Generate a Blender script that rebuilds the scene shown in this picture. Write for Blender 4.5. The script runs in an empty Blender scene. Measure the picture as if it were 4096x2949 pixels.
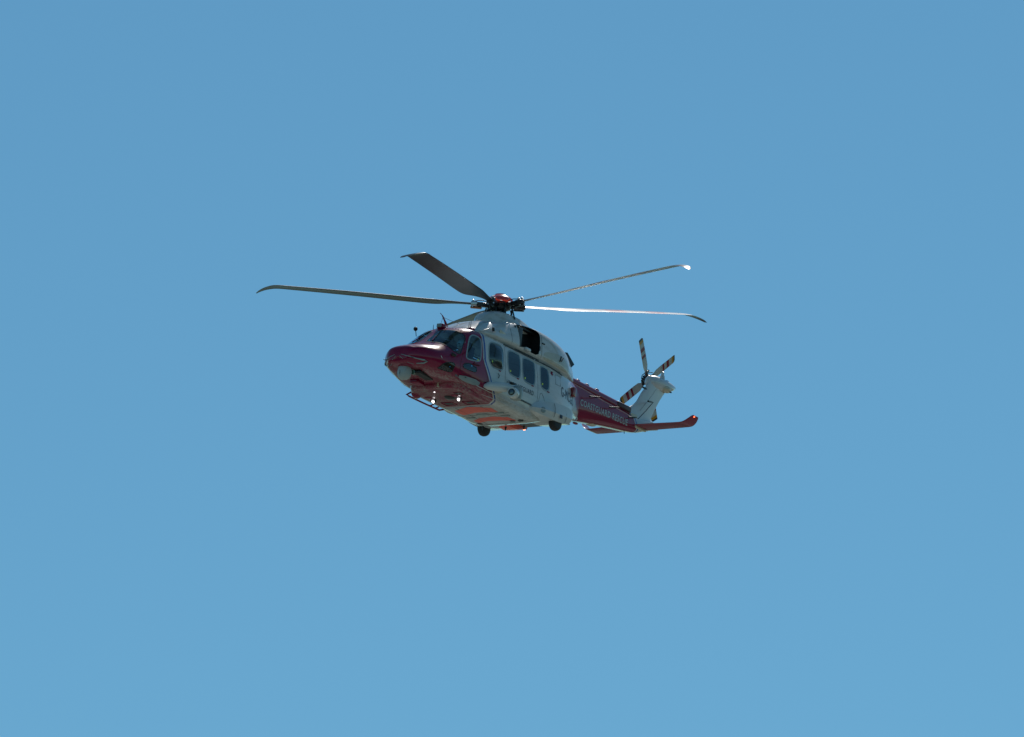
import bpy, bmesh, math, random
import numpy as np
from mathutils import Vector, Matrix
from mathutils.bvhtree import BVHTree

random.seed(7)
scn = bpy.context.scene
col = scn.collection

# ------------------------------------------------------------------ camera, sky, sun, exposure
ELEV = math.radians(18.0)          # the camera looks up at the hovering helicopter
DIST = 240.0
cam_data = bpy.data.cameras.new('camera')
cam = bpy.data.objects.new('camera', cam_data)
col.objects.link(cam)
cam.location = (0.0, 0.0, 1.7)
cam.rotation_euler = (math.radians(90.0) + ELEV, 0.0, 0.0)
cam_data.sensor_width = 36.0
cam_data.lens = 283.9
cam_data.clip_start = 0.5
cam_data.clip_end = 60000.0
scn.camera = cam

R_AX = Vector((1, 0, 0))
F_AX = Vector((0, math.cos(ELEV), math.sin(ELEV)))
U_AX = Vector((0, -math.sin(ELEV), math.cos(ELEV)))
# direction TO the sun: behind and above the aircraft, a little to the right
SUN_DIR = (R_AX * 0.16 + U_AX * 0.52 + F_AX * 0.84).normalized()
SUN_EL = math.asin(SUN_DIR.z)
SUN_AZ = math.atan2(SUN_DIR.x, SUN_DIR.y)

world = bpy.data.worlds.new('World')
scn.world = world
world.use_nodes = True
wn = world.node_tree.nodes
wl = world.node_tree.links
wn.clear()
wout = wn.new('ShaderNodeOutputWorld')
wbg = wn.new('ShaderNodeBackground')
wsky = wn.new('ShaderNodeTexSky')
wsky.sky_type = 'NISHITA'
wsky.sun_disc = False
wsky.sun_elevation = SUN_EL
wsky.sun_rotation = SUN_AZ
wsky.altitude = 0.0
wsky.air_density = 1.0
wsky.dust_density = 0.0
wsky.ozone_density = 3.0
wbg.inputs['Strength'].default_value = 0.082
tint = wn.new('ShaderNodeVectorMath'); tint.operation = 'MULTIPLY'      # the cooler white balance of the photograph
tint.inputs[1].default_value = (0.62, 1.01, 0.98)
wl.new(wsky.outputs[0], tint.inputs[0])
wl.new(tint.outputs[0], wbg.inputs['Color'])
wl.new(wbg.outputs[0], wout.inputs['Surface'])

sun_data = bpy.data.lights.new('sun', 'SUN')
sun_data.energy = 3.6
sun_data.angle = math.radians(0.53)
sun_data.color = (1.0, 0.95, 0.88)
sun = bpy.data.objects.new('sun', sun_data)
col.objects.link(sun)
sun.rotation_euler = SUN_DIR.to_track_quat('Z', 'Y').to_euler()
sun.location = (0, 0, 200)

scn.view_settings.view_transform = 'Standard'
scn.view_settings.look = 'None'
scn.view_settings.exposure = 0.0
scn.view_settings.gamma = 1.0
scn.view_settings.use_curve_mapping = False
scn.cycles.max_bounces = 6
scn.cycles.caustics_reflective = False
scn.cycles.caustics_refractive = False

# ------------------------------------------------------------------ helicopter frame
# x forward, y to port, z up, metres, measured from the centre of the main rotor head;
# BASE is the height of the belly below it, where the parent empty sits.
BASE = 3.47
MX = Vector((-.57, .28, .773)).normalized()
MY = Vector((.8146, .066, .576)); MY = (MY - MX * MX.dot(MY)).normalized()
MZ = MX.cross(MY)

def to_world(v):
    return R_AX * v.x + U_AX * v.y - F_AX * v.z
HUB = cam.location + F_AX * DIST + R_AX * (-49 / 134.6) + U_AX * (248.5 / 134.6)
rotm = Matrix((to_world(MX), to_world(MY), to_world(MZ))).transposed()
heli = bpy.data.objects.new('helicopter', None)
col.objects.link(heli)
heli.empty_display_size = 1.0
heli.matrix_world = Matrix.Translation(HUB + rotm @ Vector((0, 0, -BASE))) @ rotm.to_4x4()
heli['label'] = 'red and white coastguard rescue helicopter hovering nose left against clear blue sky'
heli['category'] = 'helicopter'

# ------------------------------------------------------------------ mesh helpers
class MB:
    """collects vertices and faces; build() links them as one mesh object"""
    def __init__(self):
        self.v = []; self.f = []; self.m = []
    def add(self, verts, faces, mi=0):
        o = len(self.v)
        self.v += [tuple(map(float, p)) for p in verts]
        self.f += [tuple(i + o for i in f) for f in faces]
        self.m += [mi] * len(faces)
        return self
    def rings(self, rings, closed=True, cap0=True, cap1=True, mi=0):
        n = len(rings[0]); vs = [p for r in rings for p in r]; fs = []
        for i in range(len(rings) - 1):
            for j in range(n if closed else n - 1):
                k = (j + 1) % n
                fs.append((i * n + j, i * n + k, (i + 1) * n + k, (i + 1) * n + j))
        if cap0: fs.append(tuple(range(n - 1, -1, -1)))
        if cap1: fs.append(tuple((len(rings) - 1) * n + j for j in range(n)))
        return self.add(vs, fs, mi)
    def tube(self, pts, r, n=10, cap=True, mi=0):
        pts = [Vector(p) for p in pts]
        rs = r if isinstance(r, (list, tuple)) else [r] * len(pts)
        rings = []; up = None
        for i, p in enumerate(pts):
            a = pts[max(i - 1, 0)]; b = pts[min(i + 1, len(pts) - 1)]
            t = (b - a).normalized()
            if up is None: up = t.orthogonal().normalized()
            up = (up - t * up.dot(t)).normalized(); w = t.cross(up)
            rings.append([p + (up * math.cos(q) + w * math.sin(q)) * rs[i] for q in [2 * math.pi * k / n for k in range(n)]])
        return self.rings(rings, True, cap, cap, mi)
    def box(self, c, s, rot=None, bev=0.0, mi=0):
        bm = bmesh.new(); bmesh.ops.create_cube(bm, size=1.0)
        for v in bm.verts: v.co = Vector((v.co.x * s[0], v.co.y * s[1], v.co.z * s[2]))
        if bev > 0: bmesh.ops.bevel(bm, geom=bm.edges[:], offset=bev, segments=3, profile=0.5, affect='EDGES')
        if rot is not None: bmesh.ops.rotate(bm, verts=bm.verts, cent=(0, 0, 0), matrix=rot)
        bm.verts.ensure_lookup_table()
        self.add([v.co + Vector(c) for v in bm.verts], [[v.index for v in f.verts] for f in bm.faces], mi)
        bm.free(); return self
    def ball(self, c, r, n=20, squash=(1, 1, 1), mi=0):
        rings = []
        for i in range(1, n // 2):
            a = math.pi * i / (n // 2)
            rings.append([(c[0] + r * squash[0] * math.sin(a) * math.cos(q), c[1] + r * squash[1] * math.sin(a) * math.sin(q), c[2] + r * squash[2] * math.cos(a)) for q in [2 * math.pi * k / n for k in range(n)]])
        return self.rings(rings, True, True, True, mi)
    def lathe(self, c, axis, prof, n=28, mi=0):
        """prof: list of (distance along axis, radius)"""
        axis = Vector(axis).normalized(); u = axis.orthogonal().normalized(); w = axis.cross(u); c = Vector(c)
        rings = [[c + axis * d + (u * math.cos(q) + w * math.sin(q)) * max(r, 1e-4) for q in [2 * math.pi * k / n for k in range(n)]] for d, r in prof]
        return self.rings(rings, True, True, True, mi)
    def mirror(self):
        o = MB(); o.v = [(x, -y, z) for x, y, z in self.v]; o.f = [tuple(reversed(f)) for f in self.f]; o.m = list(self.m)
        return o
    def build(self, name, mats, parent=None, smooth=True, sharp=38, shift=True):
        me = bpy.data.meshes.new(name)
        dz = BASE if shift else 0.0
        me.from_pydata([(x, y, z + dz) for x, y, z in self.v], [], self.f)
        return finish(me, name, mats, parent, self.m, smooth, sharp)

def finish(me, name, mats, parent, mi=None, smooth=True, sharp=38):
    if not isinstance(mats, (list, tuple)): mats = [mats]
    for m in mats: me.materials.append(m)
    if mi and len(mats) > 1: me.polygons.foreach_set('material_index', mi)
    bm = bmesh.new(); bm.from_mesh(me)
    bmesh.ops.recalc_face_normals(bm, faces=bm.faces)
    bm.to_mesh(me); bm.free()
    if smooth:
        me.polygons.foreach_set('use_smooth', [True] * len(me.polygons))
        me.set_sharp_from_angle(angle=math.radians(sharp))
    me.update()
    o = bpy.data.objects.new(name, me)
    col.objects.link(o)
    if parent is not None: o.parent = parent
    return o

def chaikin(p, it):
    p = np.array(p, float)
    for _ in range(it):
        q = np.roll(p, -1, axis=0)
        a = .75 * p + .25 * q; b = .25 * p + .75 * q
        p = np.empty((2 * len(a), p.shape[1])); p[0::2] = a; p[1::2] = b
    return p

def catmull(tab, per):
    """tab: rows of numbers -> smooth rows, per samples between two rows"""
    t = np.array(tab, float); out = []
    for i in range(len(t) - 1):
        p0 = t[max(i - 1, 0)]; p1 = t[i]; p2 = t[i + 1]; p3 = t[min(i + 2, len(t) - 1)]
        h = np.abs(p2[0] - p1[0]) + 1e-6
        d1 = (p2 - p0) / (np.abs(p2[0] - p0[0]) + 1e-6) * h
        d2 = (p3 - p1) / (np.abs(p3[0] - p1[0]) + 1e-6) * h
        for k in range(per):
            s = k / per
            out.append((2*s**3-3*s**2+1)*p1 + (s**3-2*s**2+s)*d1 + (-2*s**3+3*s**2)*p2 + (s**3-s**2)*d2)
    out.append(t[-1]); return np.array(out)

def loft(tab, per=8, it=3):
    """tab rows: x, zbottom, (y, z) pairs from bottom to top ..., ztop; mirrored in y"""
    rings = []
    for r in catmull(tab, per):
        x = r[0]; half = [(r[2 + 2 * k], r[3 + 2 * k]) for k in range((len(r) - 3) // 2)]
        loop = [(0, r[1])] + half + [(0, r[-1])] + [(-y, z) for y, z in reversed(half)]
        rings.append([(x, y, z) for y, z in chaikin(loop, it)])
    return rings

# the fuselage sections: x, bottom, then belly edge, belt, widest, shoulder, roof edge, top
FUS = [
 (4.66, -2.92, .04, -2.91, .08, -2.90, .09, -2.86, .08, -2.83, .04, -2.81, -2.80),
 (4.62, -3.05, .18, -3.04, .30, -3.00, .37, -2.86, .32, -2.70, .20, -2.64, -2.63),
 (4.44, -3.13, .34, -3.11, .52, -3.03, .61, -2.86, .54, -2.62, .30, -2.53, -2.51),
 (4.15, -3.18, .50, -3.17, .74, -3.07, .86, -2.86, .78, -2.58, .45, -2.42, -2.39),
 (3.75, -3.23, .62, -3.22, .88, -3.10, 1.00, -2.84, .94, -2.55, .62, -2.32, -2.26),
 (3.30, -3.26, .76, -3.25, 1.00, -3.14, 1.09, -2.80, .98, -2.40, .68, -2.02, -1.90),
 (2.85, -3.28, .86, -3.27, 1.07, -3.17, 1.14, -2.75, 1.00, -2.15, .72, -1.66, -1.52),
 (2.45, -3.30, .92, -3.29, 1.11, -3.19, 1.17, -2.70, 1.02, -1.90, .80, -1.46, -1.38),
 (1.90, -3.34, .96, -3.34, 1.14, -3.21, 1.18, -2.65, 1.03, -1.75, .86, -1.38, -1.33),
 (1.20, -3.40, 1.00, -3.40, 1.14, -3.21, 1.18, -2.60, 1.03, -1.70, .86, -1.36, -1.30),
 (0.00, -3.41, 1.02, -3.41, 1.14, -3.21, 1.18, -2.60, 1.03, -1.70, .86, -1.36, -1.30),
 (-0.9, -3.41, 1.02, -3.40, 1.14, -3.20, 1.18, -2.60, 1.03, -1.70, .86, -1.36, -1.30),
 (-1.5, -3.22, .90, -3.22, 1.12, -3.10, 1.17, -2.58, 1.03, -1.70, .86, -1.36, -1.30),
 (-2.2, -2.98, .78, -2.98, 1.02, -2.90, 1.10, -2.50, .98, -1.70, .78, -1.36, -1.30),
 (-2.9, -2.77, .52, -2.77, .78, -2.66, .90, -2.40, .82, -1.72, .62, -1.34, -1.26),
 (-3.5, -2.58, .34, -2.58, .54, -2.50, .64, -2.28, .60, -1.72, .44, -1.34, -1.24),
 (-4.05, -2.40, .16, -2.40, .30, -2.32, .36, -2.16, .34, -1.74, .28, -1.40, -1.32),
 (-4.5, -2.24, .06, -2.24, .12, -2.20, .14, -2.08, .14, -1.80, .10, -1.50, -1.42),
]
BOOM = [
 (-3.3, -2.60, .20, -2.60, .34, -2.45, .44, -2.10, .40, -1.55, .38, -1.32, -1.28),
 (-4.2, -2.36, .17, -2.36, .31, -2.25, .41, -1.98, .37, -1.52, .35, -1.34, -1.30),
 (-5.2, -2.17, .14, -2.17, .27, -2.08, .36, -1.88, .33, -1.52, .31, -1.37, -1.33),
 (-6.2, -2.00, .12, -2.00, .24, -1.94, .31, -1.80, .29, -1.51, .27, -1.39, -1.35),
 (-7.0, -1.88, .10, -1.88, .21, -1.83, .27, -1.73, .25, -1.50, .23, -1.40, -1.36),
 (-7.5, -1.78, .09, -1.78, .19, -1.74, .24, -1.66, .22, -1.48, .20, -1.36, -1.32),
 (-8.2, -1.52, .06, -1.52, .12, -1.48, .14, -1.42, .13, -1.30, .11, -1.22, -1.20),
 (-8.64, -1.38, .03, -1.38, .06, -1.36, .07, -1.34, .06, -1.30, .05, -1.24, -1.22),
]
# rows: x, bottom, foot, lower wall, ridge, crown, top
COWL = [
 (2.46, -1.55, .10, -1.54, .12, -1.50, .10, -1.48, .05, -1.47, -1.46),
 (2.32, -1.55, .52, -1.52, .52, -1.44, .34, -1.37, .15, -1.35, -1.34),
 (2.05, -1.55, .80, -1.50, .76, -1.38, .50, -1.24, .22, -1.20, -1.19),
 (1.50, -1.55, .98, -1.48, .92, -1.24, .62, -.97, .30, -.92, -.91),
 (0.80, -1.55, 1.0, -1.46, .96, -1.16, .68, -.77, .35, -.72, -.70),
 (0.00, -1.55, 1.0, -1.46, .96, -1.08, .76, -.58, .40, -.54, -.52),
 (-.70, -1.55, 1.0, -1.46, .96, -1.05, .86, -.53, .45, -.47, -.45),
 (-1.3, -1.55, 1.0, -1.46, .96, -1.05, .86, -.53, .45, -.45, -.43),
 (-2.0, -1.55, .98, -1.46, .96, -1.08, .80, -.58, .42, -.47, -.45),
 (-2.6, -1.55, .86, -1.46, .84, -1.12, .68, -.66, .36, -.56, -.54),
 (-3.1, -1.50, .62, -1.44, .62, -1.14, .50, -.80, .26, -.71, -.69),
 (-3.5, -1.45, .42, -1.40, .42, -1.18, .34, -.94, .18, -.89, -.87),
 (-3.8, -1.40, .22, -1.35, .22, -1.22, .18, -1.10, .10, -1.07, -1.06),
]
PYLON = [
 (1.00, -.90, .10, -.90, .12, -.80, .10, -.72, -.70),
 (0.75, -.95, .40, -.90, .34, -.62, .24, -.44, -.42),
 (0.40, -.95, .60, -.85, .46, -.50, .38, -.29, -.27),
 (-.10, -.90, .66, -.75, .50, -.45, .42, -.25, -.23),
 (-.60, -.90, .62, -.70, .48, -.42, .38, -.23, -.21),
 (-1.1, -.80, .52, -.65, .40, -.42, .30, -.28, -.26),
 (-1.7, -.70, .34, -.60, .26, -.46, .18, -.38, -.36),
 (-2.2, -.60, .10, -.58, .08, -.52, .06, -.46, -.45),
]

# ------------------------------------------------------------------ materials
def mat(name, c=(.5, .5, .5), rough=.4, metal=0.0, coat=0.0, spec=0.5, bump=0.0, bscale=12.0, var=0.0, vscale=3.0, coat_rough=.06):
    m = bpy.data.materials.new(name); m.use_nodes = True
    nt = m.node_tree; b = nt.nodes['Principled BSDF']
    b.inputs['Base Color'].default_value = (*c, 1)
    b.inputs['Roughness'].default_value = rough
    b.inputs['Metallic'].default_value = metal
    b.inputs['Specular IOR Level'].default_value = spec
    b.inputs['Coat Weight'].default_value = coat
    b.inputs['Coat Roughness'].default_value = coat_rough
    tc = nt.nodes.new('ShaderNodeTexCoord')
    if var > 0:
        n = nt.nodes.new('ShaderNodeTexNoise'); n.inputs['Scale'].default_value = vscale; n.inputs['Detail'].default_value = 6
        nt.links.new(tc.outputs['Object'], n.inputs['Vector'])
        mr = nt.nodes.new('ShaderNodeMapRange'); mr.inputs['From Min'].default_value = .3; mr.inputs['From Max'].default_value = .7
        mr.inputs['To Min'].default_value = 1 - var; mr.inputs['To Max'].default_value = 1 + var
        nt.links.new(n.outputs['Fac'], mr.inputs['Value'])
        vm = nt.nodes.new('ShaderNodeVectorMath'); vm.operation = 'SCALE'; vm.inputs[0].default_value = c
        nt.links.new(mr.outputs[0], vm.inputs['Scale']); nt.links.new(vm.outputs[0], b.inputs['Base Color'])
    if bump > 0:
        n = nt.nodes.new('ShaderNodeTexNoise'); n.inputs['Scale'].default_value = bscale; n.inputs['Detail'].default_value = 3
        nt.links.new(tc.outputs['Object'], n.inputs['Vector'])
        bp = nt.nodes.new('ShaderNodeBump'); bp.inputs['Strength'].default_value = 1.0; bp.inputs['Distance'].default_value = bump
        nt.links.new(n.outputs['Fac'], bp.inputs['Height']); nt.links.new(bp.outputs[0], b.inputs['Normal'])
    return m

RED = (.24, .0005, .040); WHITE = (.60, .60, .60); BLUE = (.012, .06, .32)

def livery(name='livery_paint', stripes=True):
    """gloss paint: red nose, white cabin, red boom, white tail, blue and white pinstripes between them"""
    m = bpy.data.materials.new(name); m.use_nodes = True
    nt = m.node_tree; N = nt.nodes; L = nt.links; b = N['Principled BSDF']
    tc = N.new('ShaderNodeTexCoord'); sep = N.new('ShaderNodeSeparateXYZ'); L.new(tc.outputs['Object'], sep.inputs[0])
    def math_(op, a, bb, c=None):
        n = N.new('ShaderNodeMath'); n.operation = op
        for i, v in enumerate((a, bb, c)):
            if v is None: continue
            if isinstance(v, (int, float)): n.inputs[i].default_value = v
            else: L.new(v, n.inputs[i])
        return n.outputs[0]
    X = sep.outputs['X']
    Zc = math_('SUBTRACT', sep.outputs['Z'], BASE)
    def curve(pts):
        """piecewise linear x of z through a float curve"""
        z0, z1 = -3.6, 0.6; xs = [p[1] for p in pts]; lo, hi = min(xs) - .1, max(xs) + .1
        fac = math_('DIVIDE', math_('SUBTRACT', Zc, z0), z1 - z0)
        n = N.new('ShaderNodeFloatCurve'); cv = n.mapping.curves[0]
        P = sorted(((z - z0) / (z1 - z0), (x - lo) / (hi - lo)) for z, x in pts)
        cv.points[0].location = P[0]; cv.points[1].location = P[-1]
        for p in P[1:-1]: cv.points.new(*p)
        for p in cv.points: p.handle_type = 'VECTOR'
        n.mapping.update(); L.new(fac, n.inputs['Value'])
        return math_('ADD', math_('MULTIPLY', n.outputs[0], hi - lo), lo)
    fr = curve([(-3.6, 1.0), (-3.41, 1.03), (-3.2, 1.25), (-2.9, 1.51), (-2.41, 1.84), (-2.28, 1.90), (-1.3, 1.90), (.6, 1.90)])
    rr = curve([(-3.6, -4.6), (-2.5, -4.5), (-2.285, -4.04), (-2.12, -3.55), (-1.85, -3.10), (-1.3, -2.9), (.6, -2.9)])
    tl = curve([(-3.6, -7.5), (-1.8, -7.38), (-1.4, -7.10), (-1.2, -6.98), (-.95, -6.98), (.6, -6.98)])
    df = math_('SUBTRACT', X, fr); dr = math_('SUBTRACT', X, rr); dt = math_('SUBTRACT', X, tl)
    red_f = math_('GREATER_THAN', df, .10)
    red_b = math_('MULTIPLY', math_('LESS_THAN', dr, -.10), math_('GREATER_THAN', dt, .09))
    red = math_('MAXIMUM', red_f, red_b)
    bl = math_('MAXIMUM', math_('MAXIMUM', math_('LESS_THAN', math_('ABSOLUTE', df, None), .036), math_('LESS_THAN', math_('ABSOLUTE', dr, None), .036)), math_('LESS_THAN', math_('ABSOLUTE', dt, None), .034))
    def mix(f, a, c):
        n = N.new('ShaderNodeMix'); n.data_type = 'RGBA'; L.new(f, n.inputs['Factor'])
        for k, v in (('A', a), ('B', c)):
            s = [i for i in n.inputs if i.name == k and i.type == 'RGBA'][0]
            if isinstance(v, tuple): s.default_value = (*v, 1)
            else: L.new(v, s)
        return [o for o in n.outputs if o.type == 'RGBA'][0]
    if not stripes: red = bl = math_('MULTIPLY', red, 0.0)
    c = mix(red, WHITE, RED); c = mix(bl, c, BLUE)
    # light grime: soot and oil, streaked backwards
    mp = N.new('ShaderNodeMapping'); mp.inputs['Scale'].default_value = (.7, 3, 3); L.new(tc.outputs['Object'], mp.inputs['Vector'])
    no = N.new('ShaderNodeTexNoise'); no.inputs['Scale'].default_value = 2.2; no.inputs['Detail'].default_value = 8; no.inputs['Roughness'].default_value = .62
    L.new(mp.outputs[0], no.inputs['Vector'])
    mr = N.new('ShaderNodeMapRange'); mr.inputs['From Min'].default_value = .50; mr.inputs['From Max'].default_value = .80
    mr.inputs['To Min'].default_value = 0; mr.inputs['To Max'].default_value = .45 if stripes else .8; L.new(no.outputs['Fac'], mr.inputs['Value'])
    c = mix(math_('MULTIPLY', mr.outputs[0], math_('SUBTRACT', 1.0, math_('MULTIPLY', red, .88))), c, (.33, .29, .23))
    # gritty ground reflection painted pale on the underside of the nose and belly
    def ramp(v, a, z):
        n = N.new('ShaderNodeMapRange'); n.inputs['From Min'].default_value = a; n.inputs['From Max'].default_value = z; L.new(v, n.inputs['Value']); return n.outputs[0]
    mp2 = N.new('ShaderNodeMapping'); mp2.inputs['Scale'].default_value = (.55, 1.4, 1.4); L.new(tc.outputs['Object'], mp2.inputs['Vector'])
    gn = N.new('ShaderNodeTexNoise'); gn.inputs['Scale'].default_value = 16; gn.inputs['Detail'].default_value = 6; gn.inputs['Roughness'].default_value = .7; L.new(mp2.outputs[0], gn.inputs['Vector'])
    gn2 = N.new('ShaderNodeTexNoise'); gn2.inputs['Scale'].default_value = 2.4; gn2.inputs['Detail'].default_value = 3; L.new(tc.outputs['Object'], gn2.inputs['Vector'])
    ground_refl = math_('MULTIPLY', math_('MULTIPLY', ramp(math_('ADD', Zc, math_('MULTIPLY', gn2.outputs['Fac'], .14)), -2.98, -3.12), ramp(gn.outputs['Fac'], .40, .60)), ramp(gn2.outputs['Fac'], .30, .52))
    c = mix(math_('MULTIPLY', ground_refl, .62), c, (.36, .31, .28))
    # the inside of the skin is dark lining
    geo = N.new('ShaderNodeNewGeometry'); c = mix(geo.outputs['Backfacing'], c, (.15, .165, .18))
    L.new(c, b.inputs['Base Color'])
    b.inputs['Roughness'].default_value = .30
    b.inputs['Coat Weight'].default_value = .7; b.inputs['Coat Roughness'].default_value = .03; b.inputs['Specular IOR Level'].default_value = .08
    bn = N.new('ShaderNodeTexNoise'); bn.inputs['Scale'].default_value = 5; bn.inputs['Detail'].default_value = 2
    L.new(tc.outputs['Object'], bn.inputs['Vector'])
    bp = N.new('ShaderNodeBump'); bp.inputs['Strength'].default_value = .6; bp.inputs['Distance'].default_value = .006
    L.new(bn.outputs['Fac'], bp.inputs['Height']); L.new(bp.outputs[0], b.inputs['Normal']); L.new(bp.outputs[0], b.inputs['Coat Normal'])
    return m

PAINT = livery(); PAINT_W = livery('white_cowling_paint', False)
M_red = mat('red_paint', RED, .3, coat=.7, spec=.08, bump=.003, bscale=8, var=.12)
M_white = mat('white_paint', WHITE, .35, coat=.8, bump=.003, bscale=8, var=.05)
M_cream = mat('soiled_cream_paint', (.58, .52, .40), .45, coat=.3, var=.15, vscale=5)
M_blue = mat('blue_paint', BLUE, .3, coat=1)
M_day = mat('fluorescent_red_film', (.95, .13, .09), .42, coat=.3, var=.1, vscale=6)
M_seal = mat('grey_window_surround', (.28, .34, .36), .5, var=.08)
M_rub = mat('black_rubber', (.012, .012, .013), .6, bump=.002, bscale=40, var=.2)
M_blk = mat('black_metal', (.015, .016, .018), .38, metal=.2, bump=.002, bscale=30)
M_dark = mat('dark_grey_composite', (.036, .042, .048), .38, bump=.002, bscale=9, var=.25, vscale=2)
M_steel = mat('steel', (.42, .42, .44), .28, metal=1.0, bump=.001, bscale=40)
M_hub = mat('oiled_dark_metal', (.05, .05, .055), .32, metal=.8, bump=.003, bscale=25, var=.3)
M_grey = mat('grey_paint', (.25, .29, .30), .4, coat=.4, var=.1)
M_orange = mat('orange_fabric', (.75, .12, .02), .8)
M_suit = mat('dark_olive_cloth', (.035, .035, .025), .85)
M_skin = mat('skin', (.5, .28, .2), .5)
M_cabin = mat('cabin_lining', (.16, .18, .19), .8)
M_seat = mat('seat_fabric', (.05, .06, .08), .9)
M_letter_dk = mat('navy_lettering', (.012, .018, .05), .45)
M_letter_wt = mat('white_lettering', (.44, .47, .48), .4)
M_tape = mat('yellow_reflective_tape', (.6, .75, .08), .4)

def emis(name, c, s):
    m = bpy.data.materials.new(name); m.use_nodes = True; b = m.node_tree.nodes['Principled BSDF']
    b.inputs['Base Color'].default_value = (*c, 1); b.inputs['Emission Color'].default_value = (*c, 1); b.inputs['Emission Strength'].default_value = s
    return m
M_lamp = emis('lit_landing_lamp', (1, .97, 1), 2.5)
M_navred = emis('lit_red_lamp', (1, .12, .04), 5)
M_amber = emis('lit_orange_beacon', (1, .30, .12), 5)

def glass(name, tint):
    m = bpy.data.materials.new(name); m.use_nodes = True; nt = m.node_tree; nt.nodes.clear()
    o = nt.nodes.new('ShaderNodeOutputMaterial'); mx = nt.nodes.new('ShaderNodeMixShader')
    t = nt.nodes.new('ShaderNodeBsdfTransparent'); t.inputs[0].default_value = (*tint, 1)
    g = nt.nodes.new('ShaderNodeBsdfGlossy'); g.inputs['Roughness'].default_value = .03; g.inputs[0].default_value = (.9, .95, 1, 1)
    lw = nt.nodes.new('ShaderNodeLayerWeight'); lw.inputs['Blend'].default_value = .5
    pw = nt.nodes.new('ShaderNodeMath'); pw.operation = 'POWER'; pw.inputs[1].default_value = 5; nt.links.new(lw.outputs['Facing'], pw.inputs[0])
    f = nt.nodes.new('ShaderNodeMath'); f.operation = 'MULTIPLY_ADD'; f.inputs[1].default_value = .92; f.inputs[2].default_value = .075; nt.links.new(pw.outputs[0], f.inputs[0])
    nt.links.new(f.outputs[0], mx.inputs[0]); nt.links.new(t.outputs[0], mx.inputs[1]); nt.links.new(g.outputs[0], mx.inputs[2])
    nt.links.new(mx.outputs[0], o.inputs[0]); return m
M_glass = glass('tinted_window_glass', (.48, .76, .90))

def banded(name, base, bands, coat=.04, axis='X'):
    """paint in bands along the blade: bands of (from, to, colour)"""
    m = bpy.data.materials.new(name); m.use_nodes = True; nt = m.node_tree; N = nt.nodes; L = nt.links; b = N['Principled BSDF']
    tc = N.new('ShaderNodeTexCoord'); sep = N.new('ShaderNodeSeparateXYZ'); L.new(tc.outputs['Object'], sep.inputs[0])
    n = N.new('ShaderNodeTexNoise'); n.inputs['Scale'].default_value = 3; n.inputs['Detail'].default_value = 7; L.new(tc.outputs['Object'], n.inputs['Vector'])
    cr = N.new('ShaderNodeValToRGB'); cr.color_ramp.interpolation = 'CONSTANT'
    R = 8.0; dv = N.new('ShaderNodeMath'); dv.operation = 'DIVIDE'; dv.inputs[1].default_value = R; L.new(sep.outputs[axis], dv.inputs[0]); L.new(dv.outputs[0], cr.inputs[0])
    el = cr.color_ramp.elements; el[0].position = 0; el[0].color = (*base, 1); el.remove(el[1])
    for a, z, c in bands:
        e = el.new(max(a, .02) / R); e.color = (*c, 1); e = el.new(z / R); e.color = (*base, 1)
    mx = N.new('ShaderNodeMix'); mx.data_type = 'RGBA'; mx.blend_type = 'MULTIPLY'; mx.inputs['Factor'].default_value = .5
    L.new(cr.outputs[0], [i for i in mx.inputs if i.name == 'A' and i.type == 'RGBA'][0]); L.new(n.outputs['Fac'], [i for i in mx.inputs if i.name == 'B' and i.type == 'RGBA'][0])
    L.new([o for o in mx.outputs if o.type == 'RGBA'][0], b.inputs['Base Color'])
    rr_ = N.new('ShaderNodeMapRange'); rr_.inputs['From Min'].default_value = 2.2; rr_.inputs['From Max'].default_value = 3.0; rr_.inputs['To Min'].default_value = .34; rr_.inputs['To Max'].default_value = .24
    L.new(sep.outputs[axis], rr_.inputs['Value']); L.new(rr_.outputs[0], b.inputs['Roughness']); b.inputs['Coat Weight'].default_value = coat; b.inputs['Coat Roughness'].default_value = .07; b.inputs['Specular IOR Level'].default_value = .12
    w = N.new('ShaderNodeBump'); w.inputs['Distance'].default_value = .003; w.inputs['Strength'].default_value = 1; L.new(n.outputs['Fac'], w.inputs['Height']); L.new(w.outputs[0], b.inputs['Normal']); L.new(w.outputs[0], b.inputs['Coat Normal'])
    return m
M_bladetop = banded('blade_top_paint', (.46, .47, .48), [(0, 2.0, (.05, .05, .05)), (3.67, 4.4, (.42, .01, .03)), (5.2, 5.85, (.42, .01, .03)), (6.75, 7.9, (.07, .065, .06))])
M_tailblade = banded('tail_blade_paint', (.56, .56, .53), [(.76, .87, (.32, .004, .03)), (1.00, 1.11, (.32, .004, .03)), (1.27, 1.345, (.65, .30, .03)), (1.345, 1.6, (.04, .04, .04))], coat=.2)

# ------------------------------------------------------------------ ground under the aircraft
def ground_mat(name, c1, c2, scale, rough, bump):
    m = bpy.data.materials.new(name); m.use_nodes = True; nt = m.node_tree; N = nt.nodes; L = nt.links; b = N['Principled BSDF']
    tc = N.new('ShaderNodeTexCoord'); n = N.new('ShaderNodeTexNoise'); n.inputs['Scale'].default_value = scale; n.inputs['Detail'].default_value = 10; n.inputs['Roughness'].default_value = .65
    L.new(tc.outputs['Object'], n.inputs['Vector'])
    cr = N.new('ShaderNodeValToRGB'); cr.color_ramp.elements[0].position = .38; cr.color_ramp.elements[1].position = .62
    cr.color_ramp.elements[0].color = (*c1, 1); cr.color_ramp.elements[1].color = (*c2, 1)
    L.new(n.outputs['Fac'], cr.inputs[0]); L.new(cr.outputs[0], b.inputs['Base Color']); b.inputs['Roughness'].default_value = rough
    return m
M_scrub = ground_mat('dark_scrubland', (.015, .022, .012), (.045, .055, .03), .02, .95, 0)
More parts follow.
